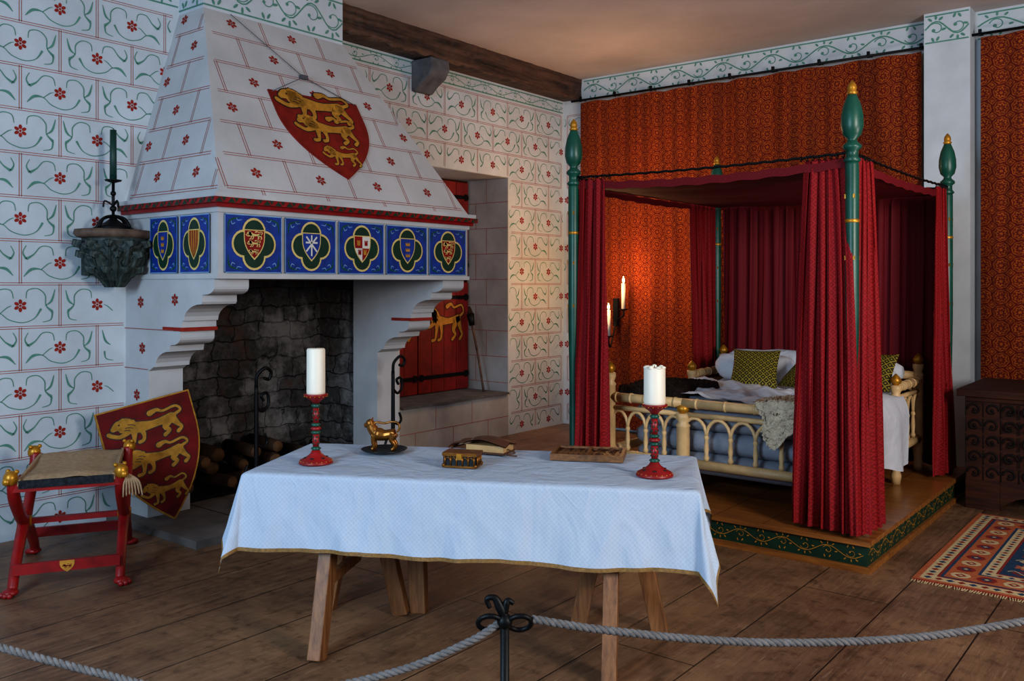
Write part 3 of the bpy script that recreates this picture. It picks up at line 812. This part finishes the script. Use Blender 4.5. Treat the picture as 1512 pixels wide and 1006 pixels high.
b=B(); b.lathe((pc.x,pc.y,ZT_),[(.05,0),(.07,.002),(.105,.012),(.113,.018),(.108,.019),(.07,.008),(.01,.006)],DISH,28); b.build('pewter_dish')
b=B(); b.M=Matrix.Translation((pc.x,pc.y,ZT_+.009))@Matrix.Rotation(math.radians(38.4-8),4,'Z')@Matrix.Scale(1.12,4)
b.ctube([(-.048,0,.072),(-.025,0,.070),(0,0,.066),(.025,0,.070),(.048,0,.074)],[.020,.029,.024,.023,.023],BRONZE,12)
b.ctube([(-.042,0,.076),(-.055,0,.096),(-.060,0,.110)],[.024,.023,.019],BRONZE,12)
b.ball((-.064,0,.116),.020,BRONZE); b.ctube([(-.066,0,.112),(-.082,0,.108),(-.090,0,.106)],[.014,.012,.009],BRONZE,10)
for s_ in(-1,1):
    b.ctube([(-.058,s_*.010,.128),(-.056,s_*.014,.142)],[.006,.002],BRONZE,6)
    b.ctube([(-.044,s_*.012,.066),(-.047,s_*.013,.040),(-.044,s_*.013,.014),(-.052,s_*.013,.006)],[.014,.010,.0085,.010],BRONZE,8)
    b.ctube([(.044,s_*.012,.072),(.036,s_*.014,.048),(.050,s_*.014,.026),(.044,s_*.014,.010),(.036,s_*.014,.006)],[.018,.013,.0085,.0085,.010],BRONZE,8)
b.ctube([(.056,0,.080),(.068,0,.10),(.058,0,.122),(.03,0,.125),(.0,0,.118),(-.03,0,.122),(-.05,0,.118)],[.005,.005,.005,.005,.005,.005,.005],BRONZE,7)
o=b.build('lion_figurine'); m=o.modifiers.new('r','REMESH'); m.mode='VOXEL'; m.voxel_size=.0024; m.use_smooth_shade=True
# casket
b=B(); p=tl(-.225,4.03); b.M=Matrix.Translation((p.x,p.y,ZT_))@Matrix.Rotation(math.radians(24),4,'Z')
b.box((-.075,-.045,.008),(.075,.045,.052),DISH); b.box((-.08,-.05,.0),(.08,.05,.009),BRONZE); b.box((-.081,-.051,.052),(.081,.051,.066),BRONZE)
for k in range(6):
    x=-.068+k*.0272
    b.tube([(x,-.048,.009),(x,-.048,.052)],.004,BRONZE,6); b.tube([(x,.048,.009),(x,.048,.052)],.004,BRONZE,6)
    if k<5: b.tube([(x+.0136+.009*cos(a*pi/5),-.048,.034+.012*sin(a*pi/5)) for a in range(6)],.0025,BRONZE,5)
for y in(-.03,-.01,.01,.03): b.tube([(.078,y,.009),(.078,y,.052)],.004,BRONZE,6); b.tube([(-.078,y,.009),(-.078,y,.052)],.004,BRONZE,6)
for sx in(-1,1):
    for sy in(-1,1): b.ball((sx*.075,sy*.045,.009),.009,BRONZE); 
b.box((-.012,-.055,.036),(.012,-.05,.062),GOLD)
b.build('ornate_casket')
# leather book
b=B(); p=tl(-.115,4.36); b.M=Matrix.Translation((p.x,p.y,ZT_+.003))@Matrix.Rotation(math.radians(15),4,'Z')@Matrix.Scale(1.1,4)
b.box((-.09,-.06,.0),(.10,.06,.008),LEATHER); b.box((-.085,-.055,.008),(.095,.055,.036),PARCH)
def cover(u,v):
    x=-.10+.21*u; y=-.065+.13*v; return (x,y,.043+.014*sin(pi*u)+.006*sin(v*7+u*5)),(u,v)
b.grid(cover,14,10,LEATHER)
def cover2(u,v):
    q,w=cover(u,v); return (q[0],q[1],q[2]-.005),w
b.grid(cover2,14,10,LEATHER)
def flap(u,v):
    a=u*2.2; return (-.10-.045*sin(a)*1.0-.03*u,-.065+.13*v,.042-.018*(1-cos(a))+.005*sin(v*9)),(u,v)
b.grid(flap,10,8,LEATHER)
b.ctube([(.10,-.02,.02),(.14,-.03,.009),(.12,-.07,.006),(.17,-.08,.006)],.003,LEATHER,6)
b.ctube([(-.13,.02,.02),(-.17,.0,.010),(-.16,-.05,.006),(-.11,-.08,.006)],.003,LEATHER,6)
b.build('leather_bound_book')
# game board
b=B(); p=tl(.365,4.24); b.M=Matrix.Translation((p.x,p.y,ZT_))@Matrix.Rotation(math.radians(27),4,'Z')
b.box((-.17,-.115,0),(.17,.115,.018),BOARDW); b.box((-.17,-.115,.018),(.17,-.10,.030),BOARDW); b.box((-.17,.10,.018),(.17,.115,.030),BOARDW)
b.box((-.17,-.10,.018),(-.155,.10,.030),BOARDW); b.box((.155,-.10,.018),(.17,.10,.030),BOARDW); b.box((-.006,-.10,.018),(.006,.10,.030),BOARDW)
for s_ in(-1,1):
    for k in range(6):
        x=s_*.082+(-.0625+k*.025)
        for y0,y1 in((-.098,-.02),(.098,.02)):
            b.add([(x-.011,y0,.019),(x+.011,y0,.019),(x,y1,.019),(x-.011,y0,.0215),(x+.011,y0,.0215),(x,y1,.0215)],[(0,1,2),(3,4,5),(0,1,4,3),(1,2,5,4),(2,0,3,5)],LEATHER if k%2 else CHESTW)
for k in range(7): b.lathe((random.uniform(-.14,.14),random.uniform(-.08,.08),.0215),[(.011,0),(.012,.004),(.009,.007)],CHESTW if k%2 else LEATHER,12)
b.build('backgammon_board')

# ---------------- four poster bed ----------------
bed=empty('four_poster_bed')
PX0,PX1,PY0,PY1=-3.545,-1.63,5.17,7.45
b=B(); b.box((-3.68,5.06,0),(-1.50,7.62,.035),STEPW); b.box((-3.66,5.08,.035),(-1.52,7.60,.15),DGREEN)
b.box((-3.68,5.06,.15),(-1.50,7.62,.178),STEPW)
for k in range(1,7): b.box((-3.67+.31*k,5.065,.178),(-3.667+.31*k,7.61,.1785),CHESTW)
fr=Fr((0,5.08,0),(1,0,0),(0,0,1)); frieze(b,fr,-3.64,-1.54,.045,.145,GOLDP,.002,.26,.0038,False)
fr=Fr((-1.52,0,0),(0,1,0),(0,0,1)); frieze(b,fr,5.1,7.58,.045,.145,GOLDP,.002,.26,.0038,False)
b.build('platform',bed,bevel=0)
for i,(x,y) in enumerate(((PX0,PY0),(PX1,PY0),(PX1,PY1),(PX0,PY1))):
    b=B(); z=.178
    b.lathe((x,y,0),[(.036,z),(.036,z+.1),(.030,z+.12),(.030,.9),(.038,1.35),(.038,2.28),(.034,2.30)],GREEN,18)
    b.lathe((x,y,0),[(.034,2.29),(.050,2.305),(.034,2.325),(.034,2.36),(.052,2.375),(.052,2.39),(.03,2.41),(.026,2.425),(.050,2.45),(.062,2.50),(.060,2.56),(.048,2.62),(.030,2.665),(.024,2.68)],GREEN,20)
    b.lathe((x,y,0),[(.022,2.675),(.032,2.69),(.022,2.70),(.026,2.715),(.022,2.735),(.004,2.76)],GOLD,16)
    b.lathe((x,y,0),[(.039,1.95),(.0405,1.955),(.0405,1.965),(.039,1.97)],GOLD,18)
    for zz in(1.45,1.75,2.1):
        for k in range(4):
            a=k*pi/2+.6; b.box((x+.036*cos(a)-.005,y+.036*sin(a)-.005,zz-.012),(x+.036*cos(a)+.005,y+.036*sin(a)+.005,zz+.012),GOLD)
    b.build('post_%d'%(i+1),bed)
b=B(); zr=2.335
for p,q in(((PX0,PY0),(PX1,PY0)),((PX1,PY0),(PX1,PY1)),((PX0,PY1),(PX1,PY1)),((PX0,PY0),(PX0,PY1))):
    n=Vector((q[0]-p[0],q[1]-p[1],0)).normalized()
    P=Vector((p[0],p[1],zr));Q=Vector((q[0],q[1],zr)); L=(Q-P).length
    pts=[P.lerp(Q,k/40)+Vector((0,0,.006*(k%2)-.015*sin(pi*k/40)+.012)) for k in range(41)]
    b.tube(pts,.008,IRON,8)
    for k in range(8):
        for off in(.05+.035*k,L-.05-.035*k):
            c=P+n*off; pr=Vector((-n.y,n.x,0)); b.tube([c+pr*.016*cos(a*pi/4)+Vector((0,0,.016*sin(a*pi/4)+.002)) for a in range(8)],.003,IRON,5,closed=True)
b.build('curtain_rods',bed)
b=B()
def can(u,v):
    x=PX0+.03+(PX1-PX0-.06)*u; y=PY0+.03+(PY1-PY0-.06)*v
    return (x,y,2.285-.05*sin(pi*u)*sin(pi*v)-.02*abs(sin(v*pi*5))*sin(pi*u)),(x,y)
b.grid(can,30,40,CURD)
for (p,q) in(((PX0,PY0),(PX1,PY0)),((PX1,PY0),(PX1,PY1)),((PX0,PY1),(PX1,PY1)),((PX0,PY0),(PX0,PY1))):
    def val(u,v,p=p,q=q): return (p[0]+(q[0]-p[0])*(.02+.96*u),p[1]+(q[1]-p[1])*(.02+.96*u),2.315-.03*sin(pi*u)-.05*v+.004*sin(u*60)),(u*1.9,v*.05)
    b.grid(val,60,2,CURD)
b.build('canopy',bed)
def curtain(b,top,bot,z1,z0,nf,amp,mat=CUR,ph=0,nz=30,ex=1.2):
    def pl(P,s):
        L=[(Vector(P[i+1])-Vector(P[i])).length for i in range(len(P)-1)];T=sum(L);d=s*T
        for i,l in enumerate(L):
            if d<=l or i==len(L)-1:
                t=min(1,d/l); a=Vector(P[i]);c=Vector(P[i+1]); dr=(c-a).normalized(); return a.lerp(c,t),Vector((-dr.y,dr.x))
            d-=l
    def fn(s,t):
        a,n1=pl(top,s);c,n2=pl(bot,s); p=a.lerp(c,t**ex); n=n1.lerp(n2,t)
        w=2*pi*nf*s+ph+.9*mnoise.noise(Vector((s*4,t*1.8,ph)))*(.4+t)
        am=amp*(.8+.5*mnoise.noise(Vector((s*6,t*1.2,ph+5))))
        o=am*(sin(w+.8*sin(t*2.5+s*6))+.40*sin(2.3*w+t*2)+.15*sin(5.1*w+t*4))*(.40+.8*t)
        o2=.35*amp*sin(w*1.7+t*3)
        z=z1+(z0-z1)*t-.004*sin(w)
        return (p.x+n.x*o+n.y*o2,p.y+n.y*o-n.x*o2,z),(s*nf*.16,z)
    b.grid(fn,int(nf*14),nz,mat)
zt=2.325
b=B()
curtain(b,[(-1.91,5.19),(-1.69,5.195)],[(-1.98,5.15),(-1.75,5.11),(-1.55,5.075)],zt,.20,6,.032,ex=.6)
curtain(b,[(-1.62,5.24),(-1.62,5.52)],[(-1.68,5.095),(-1.545,5.095),(-1.555,5.50)],zt,.20,5,.028,ph=1,ex=.65)
b.build('curtain_1',bed)
b=B(); curtain(b,[(-3.50,5.17),(-3.28,5.17)],[(-3.54,5.13),(-3.24,5.13)],zt,.20,4,.032); curtain(b,[(-3.545,5.22),(-3.545,5.45)],[(-3.56,5.18),(-3.55,5.45)],zt,.20,3,.026)
b.build('curtain_2',bed)
b=B(); curtain(b,[(-1.63,7.10),(-1.63,7.40)],[(-1.60,7.00),(-1.60,7.40)],zt,.20,4.5,.034); b.build('curtain_3',bed)
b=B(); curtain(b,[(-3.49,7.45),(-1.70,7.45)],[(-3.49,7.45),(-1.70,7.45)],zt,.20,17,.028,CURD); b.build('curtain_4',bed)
b=B(); curtain(b,[(-3.545,6.92),(-3.545,7.40)],[(-3.54,7.08),(-3.54,7.40)],zt,.20,6,.028); b.build('curtain_5',bed)
# bed frame
b=B(); z0=.178
FX0,FX1,FY0,FY1=-3.40,-1.80,5.42,7.28
def bpost(x,y,h,r=.038):
    b.lathe((x,y,0),[(r*.8,z0),(r,z0+.06),(r*.75,z0+.09),(r,z0+.14),(r,h-.16),(r*1.15,h-.15),(r*.75,h-.13),(r*1.05,h-.10),(r*1.05,h-.07)],BEDW,14)
    b.lathe((x,y,0),[(r*.5,h-.07),(r*.95,h-.05),(r*1.0,h-.03),(r*.6,h-.008),(r*.1,h+.012)],GOLD,14)
def panel(p,q,zb,zt,n):
    p=Vector((*p,0));q=Vector((*q,0)); d=q-p
    b.tube([p+up*zt,q+up*zt],.032,BEDW,12); b.tube([p+up*(zt-.075),q+up*(zt-.075)],.018,BEDW,10)
    b.tube([p+up*zb,q+up*zb],.032,BEDW,12); 
    for k in range(5):
        t=(k+.5)/5; c=p.lerp(q,t)+up*zt; dd=d.normalized()*.008; b.tube([c-dd,c+dd],.036,BEDW,12)
    H=zt-.095
    st=d/n
    for k in range(n+1):
        if 0<k<n:
            c=p+st*k; b.lathe((c.x,c.y,0),[(.014,zb+.03),(.020,zb+.05),(.013,zb+.07),(.017,zb+(H-zb)*.35),(.012,zb+(H-zb)*.55),(.019,zb+(H-zb)*.6),(.013,zb+(H-zb)*.65)],BEDW,10)
    w=st.length; zs=zb+(H-zb)*.62
    for k in range(n):
        a=p+st*k; pts=[a+st*(.5-.5*cos(t*pi/10))+up*(zs+(H-zs)*sin(t*pi/10)) for t in range(11)]
        b.tube(pts,.012,BEDW,8)
xm=FX0+(FX1-FX0)*.36
bpost(FX0,FY0,1.04); bpost(xm,FY0,.80,.044); bpost(FX1,FY0,1.04); bpost(FX0,6.68,.96); bpost(FX1,6.68,.95); bpost(FX0,FY1,1.06); bpost(FX1,FY1,1.06)
panel((FX0,FY0),(xm,FY0),.40,.80,4); panel((xm,FY0),(FX1,FY0),.40,.80,6)
for x in(FX0,FX1):
    panel((x,6.68),(x,FY1),.42,.86,4)
    b.tube([(x,FY0,.42),(x,6.68,.42)],.034,BEDW,12)
panel((FX0,FY1),(FX1,FY1),.42,.9,9)
b.build('bed_frame',bed)
def pad(b,lo,hi,mat,bulge=.03,noise=.01,n=24,seed=0,over=None):
    cx,cy,cz=[(lo[i]+hi[i])/2 for i in range(3)]; hxx,hy,hz=[(hi[i]-lo[i])/2 for i in range(3)]
    vs=[];uvs=[];fs=[]
    def sup(a,r):
        c,s=cos(a),sin(a); e=.28
        return math.copysign(abs(c)**e,c)*hxx*r,math.copysign(abs(s)**e,s)*hy*r
    M=56; prof=[(-1,.02),(-1,.4),(-1,.8),(-.85,.95),(-.4,1),(.4,1),(.85,.95),(1,.85),(1.02,.6),(1.03,.3),(1.03,.02)]
    for h,r in prof:
        for k in range(M):
            a=2*pi*k/M; x,y=sup(a,r); z=h*hz
            nn=noise*(sin(x*9+seed)*cos(y*11+seed*2)+.5*sin(x*23+y*19+seed))
            vs.append((cx+x+nn*.5,cy+y+nn*.5,cz+z+(nn if h>0 else 0))); uvs.append((x,y))
    for i in range(len(prof)-1):
        for k in range(M): fs.append((i*M+k,i*M+(k+1)%M,(i+1)*M+(k+1)%M,(i+1)*M+k))
    fs.append(list(range(M))[::-1]); fs.append([(len(prof)-1)*M+k for k in range(M)])
    b.add(vs,fs,mat,True,uvs)
b=B()
pad(b,(-3.34,5.50,.30),(-1.86,7.22,.46),MATT,seed=1); pad(b,(-3.34,5.50,.45),(-1.86,7.22,.61),MATT,seed=2); pad(b,(-3.34,5.49,.60),(-1.86,7.22,.76),MATT,seed=3)
pad(b,(-3.33,5.52,.745),(-1.87,7.2,.80),SHEET,noise=.016,seed=4)
for y in(5.6,6.0,6.5,7.0): b.box((-3.38,y,.32),(-1.82,y+.07,.345),BEDW)
def sh(u,v):
    y=5.75+.95*u; 
    if v<.4: x=-2.2+.42*(v/.4)*1.0; z=.825+.01*sin(y*13)
    else:
        t=(v-.4)/.6; x=-1.78+.05*sin(pi*.5*min(1,t*3))+.03*sin(y*14)*t; z=.82-.47*t-.03*sin(y*5)*t
    return (x+.02,y,z+.008*sin(x*20+y*9)),(x,y)
b.grid(sh,40,24,SHEET)
def sh2(u,v):
    x=-3.3+1.4*u; y=5.50+1.0*v; return (x,y,.825+.022*sin(x*6+y*9)*sin(y*7+1)+.012*sin(x*17-y*8)+.02*ridge(x,y,3,2)+.01*ridge(x,y,7,3)),(x,y)
b.grid(sh2,90,70,SHEET)
def bol(x0,x1,y,z,r):
    n=12; b.tube([(x0+(x1-x0)*k/n,y+.01*sin(k*2),z+.006*sin(k*1.7)) for k in range(n+1)],[r*(.35 if k in(0,n) else (.9 if k in(1,n-1) else 1+.03*sin(k*2))) for k in range(n+1)],SHEET,18)
bol(-3.33,-1.87,7.12,.93,.13); bol(-3.30,-2.62,6.93,.92,.11); bol(-2.5,-1.88,6.93,.92,.11)
b.build('bedding',bed)
b=B()
def cushion(c,sz,rx,rz,mat,th=.10):
    Mt=Matrix.Translation(c)@Matrix.Rotation(rz,4,'Z')@Matrix.Rotation(rx,4,'X'); b.M=Mt
    for s_ in(1,-1):
        def fn(u,v,s_=s_):
            x=(u-.5)*2;y=(v-.5)*2; e=(1-abs(x)**2.6)*(1-abs(y)**2.6)
            px=x*sz/2*(1-.08*(1-y*y)); py=y*sz/2*(1-.08*(1-x*x)); return (px,py,s_*th/2*max(e,0)**.5),(px,py)
        b.grid(fn,16,16,mat)
    b.M=Matrix.Identity(4)
cushion((-2.80,6.55,.95),.36,math.radians(50),.25,OLIVE); cushion((-2.45,6.62,.93),.32,math.radians(42),-.6,OLIVE); cushion((-1.98,6.74,.96),.32,math.radians(55),-.1,OLIVE)
b.build('cushions',bed)
b=B()
random.seed(5)
def fur(u,v):
    x=-3.40+.50*u; y=5.44+.75*v; 
    z=.87+.03*sin(pi*u)*sin(pi*v)+random.uniform(-.012,.012)-.06*(1 if (u<.04 or v<.04 or u>.96 or v>.96) else 0)
    return (x+.03*sin(v*9)+random.uniform(-.006,.006),y+.03*sin(u*11)+random.uniform(-.006,.006),z),(u,v)
b.grid(fur,44,60,FUR); b.build('fur_throw',bed)
b=B()
def shp(u,v):
    y=5.375+.50*max(0,v-.35)/.65
    w=1-.35*(2*v-1)**2+.06*sin(v*21); x=-2.09+(u-.5)*.42*w+.03*sin(v*9)
    if v<.35: y=5.365; z=.84-(.35-v)*(.62+.15*sin(u*7))
    else: z=.855+.02*sin(pi*u)
    r=random.uniform(-.012,.012)
    return (x+r*.6,y+r*.6-(.02 if v<.3 else 0),z+r),(u,v)
b.grid(shp,40,60,SHEEP); b.build('sheepskin',bed)

# ---------------- tapestries ----------------
def tapestry(name,x0,x1,z1,z0,seed):
    b=B(); rnd=random.Random(seed); ph=[rnd.uniform(0,6) for _ in range(5)]
    W=x1-x0
    def fn(u,v):
        x=x0+W*u; z=z1+(z0-z1)*v
        o=.028*sin(x*11+ph[0]+.9*sin(x*3+ph[1])+.3*v)+.016*sin(x*27+ph[2]+v)+.01*sin(x*5+ph[3])
        return (x,8.285+o*(.5+.5*v),z+.012*abs(sin(x*9))*(1-v)),(x*1.12+.3*o,z)
    b.grid(fn,int(W*60),14,TAP)
    b.tube([(x0-.12,8.27,z1+.035),(x1+.06,8.27,z1+.035)],.012,IRON,8)
    n=int(W/.4)
    for k in range(n+1):
        x=x0+W*k/n; b.beam((x,8.27,z1+.035),(x,8.385,z1+.05),.012,.012,IRON); b.box((x-.012,8.26,z1+.02),(x+.012,8.285,z1+.075),IRON)
    return b.build(name)
tapestry('wall_tapestry',-5.58,-2.02,3.62,.04,1)
tapestry('wall_tapestry.001',-1.56,1.4,3.66,.04,2)

# candle sconce
b=B()
sxn,syn=-5.08,8.22
b.box((sxn-.03,8.20,1.15),(sxn+.03,8.235,1.45),IRON)
for (dx,dy,zc,zt_) in((.15,-.10,1.33,1.61),(.065,-.26,1.05,1.33)):
    b.ctube([(sxn,syn,1.22),(sxn+dx*.4,syn+dy*.6,zc-.10),(sxn+dx,syn+dy,zc-.06),(sxn+dx,syn+dy,zc)],.009,IRON)
    c=(sxn+dx,syn+dy,zc); b.lathe(c,[(.01,-.01),(.045,0),(.048,.012),(.02,.008)],IRON,14)
    b.tube([(c[0],c[1],zc+.005),(c[0],c[1],zt_)],.022,WAX,14)
    b.lathe((c[0],c[1],zt_),[(.003,0),(.010,.02),(.012,.035),(.007,.055),(.001,.075)],FLAME,10)
b.build('candle_sconce')
for i,(x,y,z,e) in enumerate(((-4.90,7.85,1.78,13),(-5.02,7.70,1.50,10))):
    l=bpy.data.lights.new('candle_light','POINT'); l.energy=e; l.color=(1,.58,.26); l.shadow_soft_size=.05
    o=bpy.data.objects.new('candle_light_%d'%(i+1),l); o.location=(x,y,z); COL.objects.link(o)

# ---------------- chest ----------------
b=B(); cx0,cx1,cy0,cy1=-1.42,.25,7.04,7.95
b.box((cx0,cy0,.16),(cx1,cy1,.80),CHESTW); b.box((cx0-.05,cy0-.05,.80),(cx1+.05,cy1+.02,.85),CHESTW)
for x in(cx0,cx1-.22): b.box((x,cy0-.014,0),(x+.22,cy0+.05,.80),CHESTW)
b.box((cx0,cy1-.08,0),(cx0+.1,cy1,.2),CHESTW); b.box((cx1-.1,cy1-.08,0),(cx1,cy1,.2),CHESTW)
fr=Fr((cx0+.22,cy0-.0,0),(1,0,0),(0,0,1)); WW=cx1-cx0-.44
b.prism([(0,.30),(0,.02)]+[(WW/2-(WW/2-.02)*cos(k*pi/12),.02+.15*sin(k*pi/12)) for k in range(1,12)]+[(WW,.02),(WW,.30)],fr,.010,CHESTW)
for r in range(5):
    z=.26+r*.112
    for k in range(15):
        x=cx0+.06+k*.112
        if x>cx1-.04: break
        sg=1 if (k+r)%2 else -1
        pts=[(x+.048*sg*cos(a*.62)*(1-a*.07),cy0-.018,z+.048*sin(a*.62)*(1-a*.07)) for a in range(10)]
        b.tube(pts,.0085,CHESTC,6); b.ball((x,cy0-.016,z),.012,CHESTC,seg=8)
        b.tube([(x-.056,cy0-.016,z-.05),(x-.056,cy0-.016,z+.05)],.005,CHESTC,5)
b.box((cx0,cy0-.022,.765),(cx1,cy0-.01,.80),CHESTW)
b.build('carved_chest',bevel=.004)

# ---------------- rug ----------------
b=B(); rx0,rx1,ry0,ry1=-1.30,.9,5.13,6.86
b.box((rx0,ry0,0),(rx1,ry1,.010),RUGR)
fr=Fr((rx0,ry0,.010),(1,0,0),(0,1,0)); W,H=rx1-rx0,ry1-ry0
def ring(i0,i1,m,o):
    rect(b,fr,i0,i0,W-i0,i1,m,o); rect(b,fr,i0,H-i1,W-i0,H-i0,m,o); rect(b,fr,i0,i1,i1,H-i1,m,o); rect(b,fr,W-i1,i1,W-i0,H-i1,m,o)
ring(0,.03,RUGO,.0005); ring(.03,.10,RUGC,.0005); ring(.115,.13,RUGB,.0005); ring(.13,.27,RUGO,.0005); ring(.27,.285,RUGB,.0006); ring(.285,.345,RUGC,.0005)
rect(b,fr,.36,.36,W-.36,H-.36,RUGB,.0006)
def border(i,step,fn):
    n=int((W-2*i)/step)
    for k in range(n+1):
        u=i+(W-2*i)*k/n; fn(u,i,k); fn(u,H-i,k)
    n=int((H-2*i)/step)
    for k in range(1,n):
        v=i+(H-2*i)*k/n; fn(i,v,k); fn(W-i,v,k)
def dia(u,v,r,m,o=.001): poly(b,fr,[(u-r,v),(u,v-r),(u+r,v),(u,v+r)],m,o)
border(.065,.055,lambda u,v,k:(dia(u,v,.022,RUGR if k%2 else RUGB)))
border(.315,.055,lambda u,v,k:(dia(u,v,.018,RUGR if k%2 else RUGB)))
def bigm(u,v,k):
    disc(b,fr,u,v,.052,RUGR if k%2 else RUGC,.001,8); dia(u,v,.032,RUGB if k%2 else RUGR,.0014); dia(u,v,.014,RUGC,.0018)
border(.20,.125,bigm)
random.seed(11)
for i in range(12):
    for j in range(8):
        u=.45+i*.115;v=.43+j*.125
        if u>W-.42 or v>H-.42: continue
        m=[RUGR,RUGO,RUGC][(i*2+j)%3]
        if (i+j)%2:
            flower(b,fr,u,v,.05,m,.001); disc(b,fr,u,v,.016,RUGC,.0015,8)
        else:
            dia(u,v,.045,m); dia(u,v,.025,RUGB,.0014); ribbon(b,fr,[(u-.06,v),(u-.03,v+.03),(u+.03,v-.03),(u+.06,v)],.008,RUGC,.0018,3)
for k in range(170):
    u=rx0+.005+k*.0129; b.beam((u,ry0,.004),(u+random.uniform(-.008,.008),ry0-.035,.003),.005,.003,RUGC)
b.build('rug')

# ---------------- rope barrier ----------------
bar=empty('rope_barrier')
def cpt(X,D,z): v=tl(X,D); return Vector((v.x,v.y,z))
def stanchion(X,D,zt,nm):
    b=B(); c=cpt(X,D,0); x,y=c.x,c.y
    b.lathe((x,y,0),[(.13,0),(.13,.012),(.03,.022),(.012,.04)],IRON,24)
    b.tube([(x,y,.03),(x,y,zt)],.0105,IRON,10)
    R=Vector((.784,.621,0))
    cc=Vector((x,y,zt-.012)); 
    for sg in(-1,1):
        c2=cc+R*(.034*sg)+Vector((0,0,-.004))
        b.tube([c2+R*.026*cos(a*pi/8)+Vector((0,0,.021*sin(a*pi/8)))+Vector((.01,-.01,0))*sin(a*pi/8) for a in range(16)],.006,IRON,8,closed=True)
    b.ctube([cc+Vector((0,0,.01)),cc+Vector((0,0,.03))-R*.01,cc+Vector((0,0,.052))-R*.022,cc+Vector((0,0,.05))-R*.04,cc+Vector((0,0,.03))-R*.034],[.010,.011,.008,.006,.005],IRON,8)
    b.ctube([cc+Vector((0,0,.02)),cc+Vector((0,0,.045))+R*.006,cc+Vector((0,0,.04))+R*.02],[.009,.008,.005],IRON,8)
    b.ball(tuple(cc),.018,IRON)
    b.build(nm,bar)
def rope(pts,nm):
    b=B(); q=cr([tuple(p) for p in pts],60); L=0; prev=Vector(q[0]); st=[[],[],[]]
    P=[Vector(p) for p in q]
    for i,p in enumerate(P):
        L+=(p-prev).length; prev=p
        t=(P[min(i+1,len(P)-1)]-P[max(i-1,0)]).normalized(); x=t.cross(Vector((0,0,1))).normalized(); y=x.cross(t)
        for k in range(3):
            a=-L/.045*2*pi+k*2*pi/3; st[k].append(p+(x*cos(a)+y*sin(a))*.0045)
    for k in range(3): b.tube(st[k],.005,ROPE,8)
    b.build(nm,bar)
stanchion(-.017,2.0,.855,'stanchion_1'); stanchion(1.38,2.02,.87,'stanchion_2'); stanchion(-1.42,2.05,.83,'stanchion_3')
rope([cpt(.045,2.0,.848),cpt(.20,2.0,.824),cpt(.45,2.0,.800),cpt(.68,2.0,.795),cpt(.92,2.0,.808),cpt(1.15,2.01,.838),cpt(1.32,2.02,.866)],'rope_1')
rope([cpt(-.03,2.0,.838),cpt(-.10,2.0,.795),cpt(-.26,2.0,.730),cpt(-.50,2.0,.680),cpt(-.72,2.01,.675),cpt(-.95,2.03,.715),cpt(-1.18,2.04,.770),cpt(-1.37,2.05,.822)],'rope_2')

# ---------------- camera ----------------
cd=bpy.data.cameras.new('camera'); cam=bpy.data.objects.new('camera',cd); COL.objects.link(cam)
cam.location=(0,0,1.6); cam.rotation_euler=(pi/2,0,math.radians(38.4))
cd.sensor_width=36; cd.lens=1315/1512*36; cd.shift_y=-83/1512; cd.clip_start=.05
S.camera=cam

# ---------------- lights ----------------
w=bpy.data.worlds.new('world'); S.world=w; w.use_nodes=True
w.node_tree.nodes['Background'].inputs[0].default_value=(.42,.62,1,1); w.node_tree.nodes['Background'].inputs[1].default_value=.21
def area(name,loc,tgt,sx,sy,e,col):
    l=bpy.data.lights.new(name,'AREA'); l.shape='RECTANGLE'; l.size=sx; l.size_y=sy; l.energy=e; l.color=col
    o=bpy.data.objects.new(name,l); o.location=loc; o.rotation_euler=(Vector(tgt)-Vector(loc)).to_track_quat('-Z','Y').to_euler(); COL.objects.link(o)
area('assumed_daylight_fill',(-2.2,-2.4,2.5),(-3.9,4.5,1.0),1.6,1.5,225,(.58,.79,1))  # assumed daylight from behind the camera; unseen area light, no window modelled
area('added_side_fill',(2.9,2.4,2.5),(-3.2,6.0,.8),1.2,1.5,205,(1,.94,.87))  # added unseen area light, brightens bed and hood front from the right
def point(name,loc,e,col,r=.15):
    l=bpy.data.lights.new(name,'POINT'); l.energy=e; l.color=col; l.shadow_soft_size=r
    o=bpy.data.objects.new(name,l); o.location=loc; COL.objects.link(o)
point('assumed_warm_lamp',(-4.6,7.3,2.6),26,(1,.60,.32),.2)  # assumed lamp with no visible fitting, warms back corner, tapestry and ceiling
point('alcove_fill',(-6.15,6.1,1.9),5,(.75,.87,1),.15)  # added fill with no visible source, brightens the window recess
l=bpy.data.lights.new('ceiling_bounce_fill','SPOT'); l.energy=150; l.color=(1,.93,.88); l.spot_size=math.radians(110); l.spot_blend=1; l.shadow_soft_size=.3  # added unseen spot, stands in for light bounced onto the ceiling
o=bpy.data.objects.new('ceiling_bounce_fill',l); o.location=(.9,5.0,1.4); o.rotation_euler=(Vector((-1.8,6.8,3.9))-o.location).to_track_quat('-Z','Y').to_euler(); COL.objects.link(o)
S.view_settings.view_transform='Standard'
try: S.view_settings.look='Medium High Contrast'
except Exception as e: print(e)
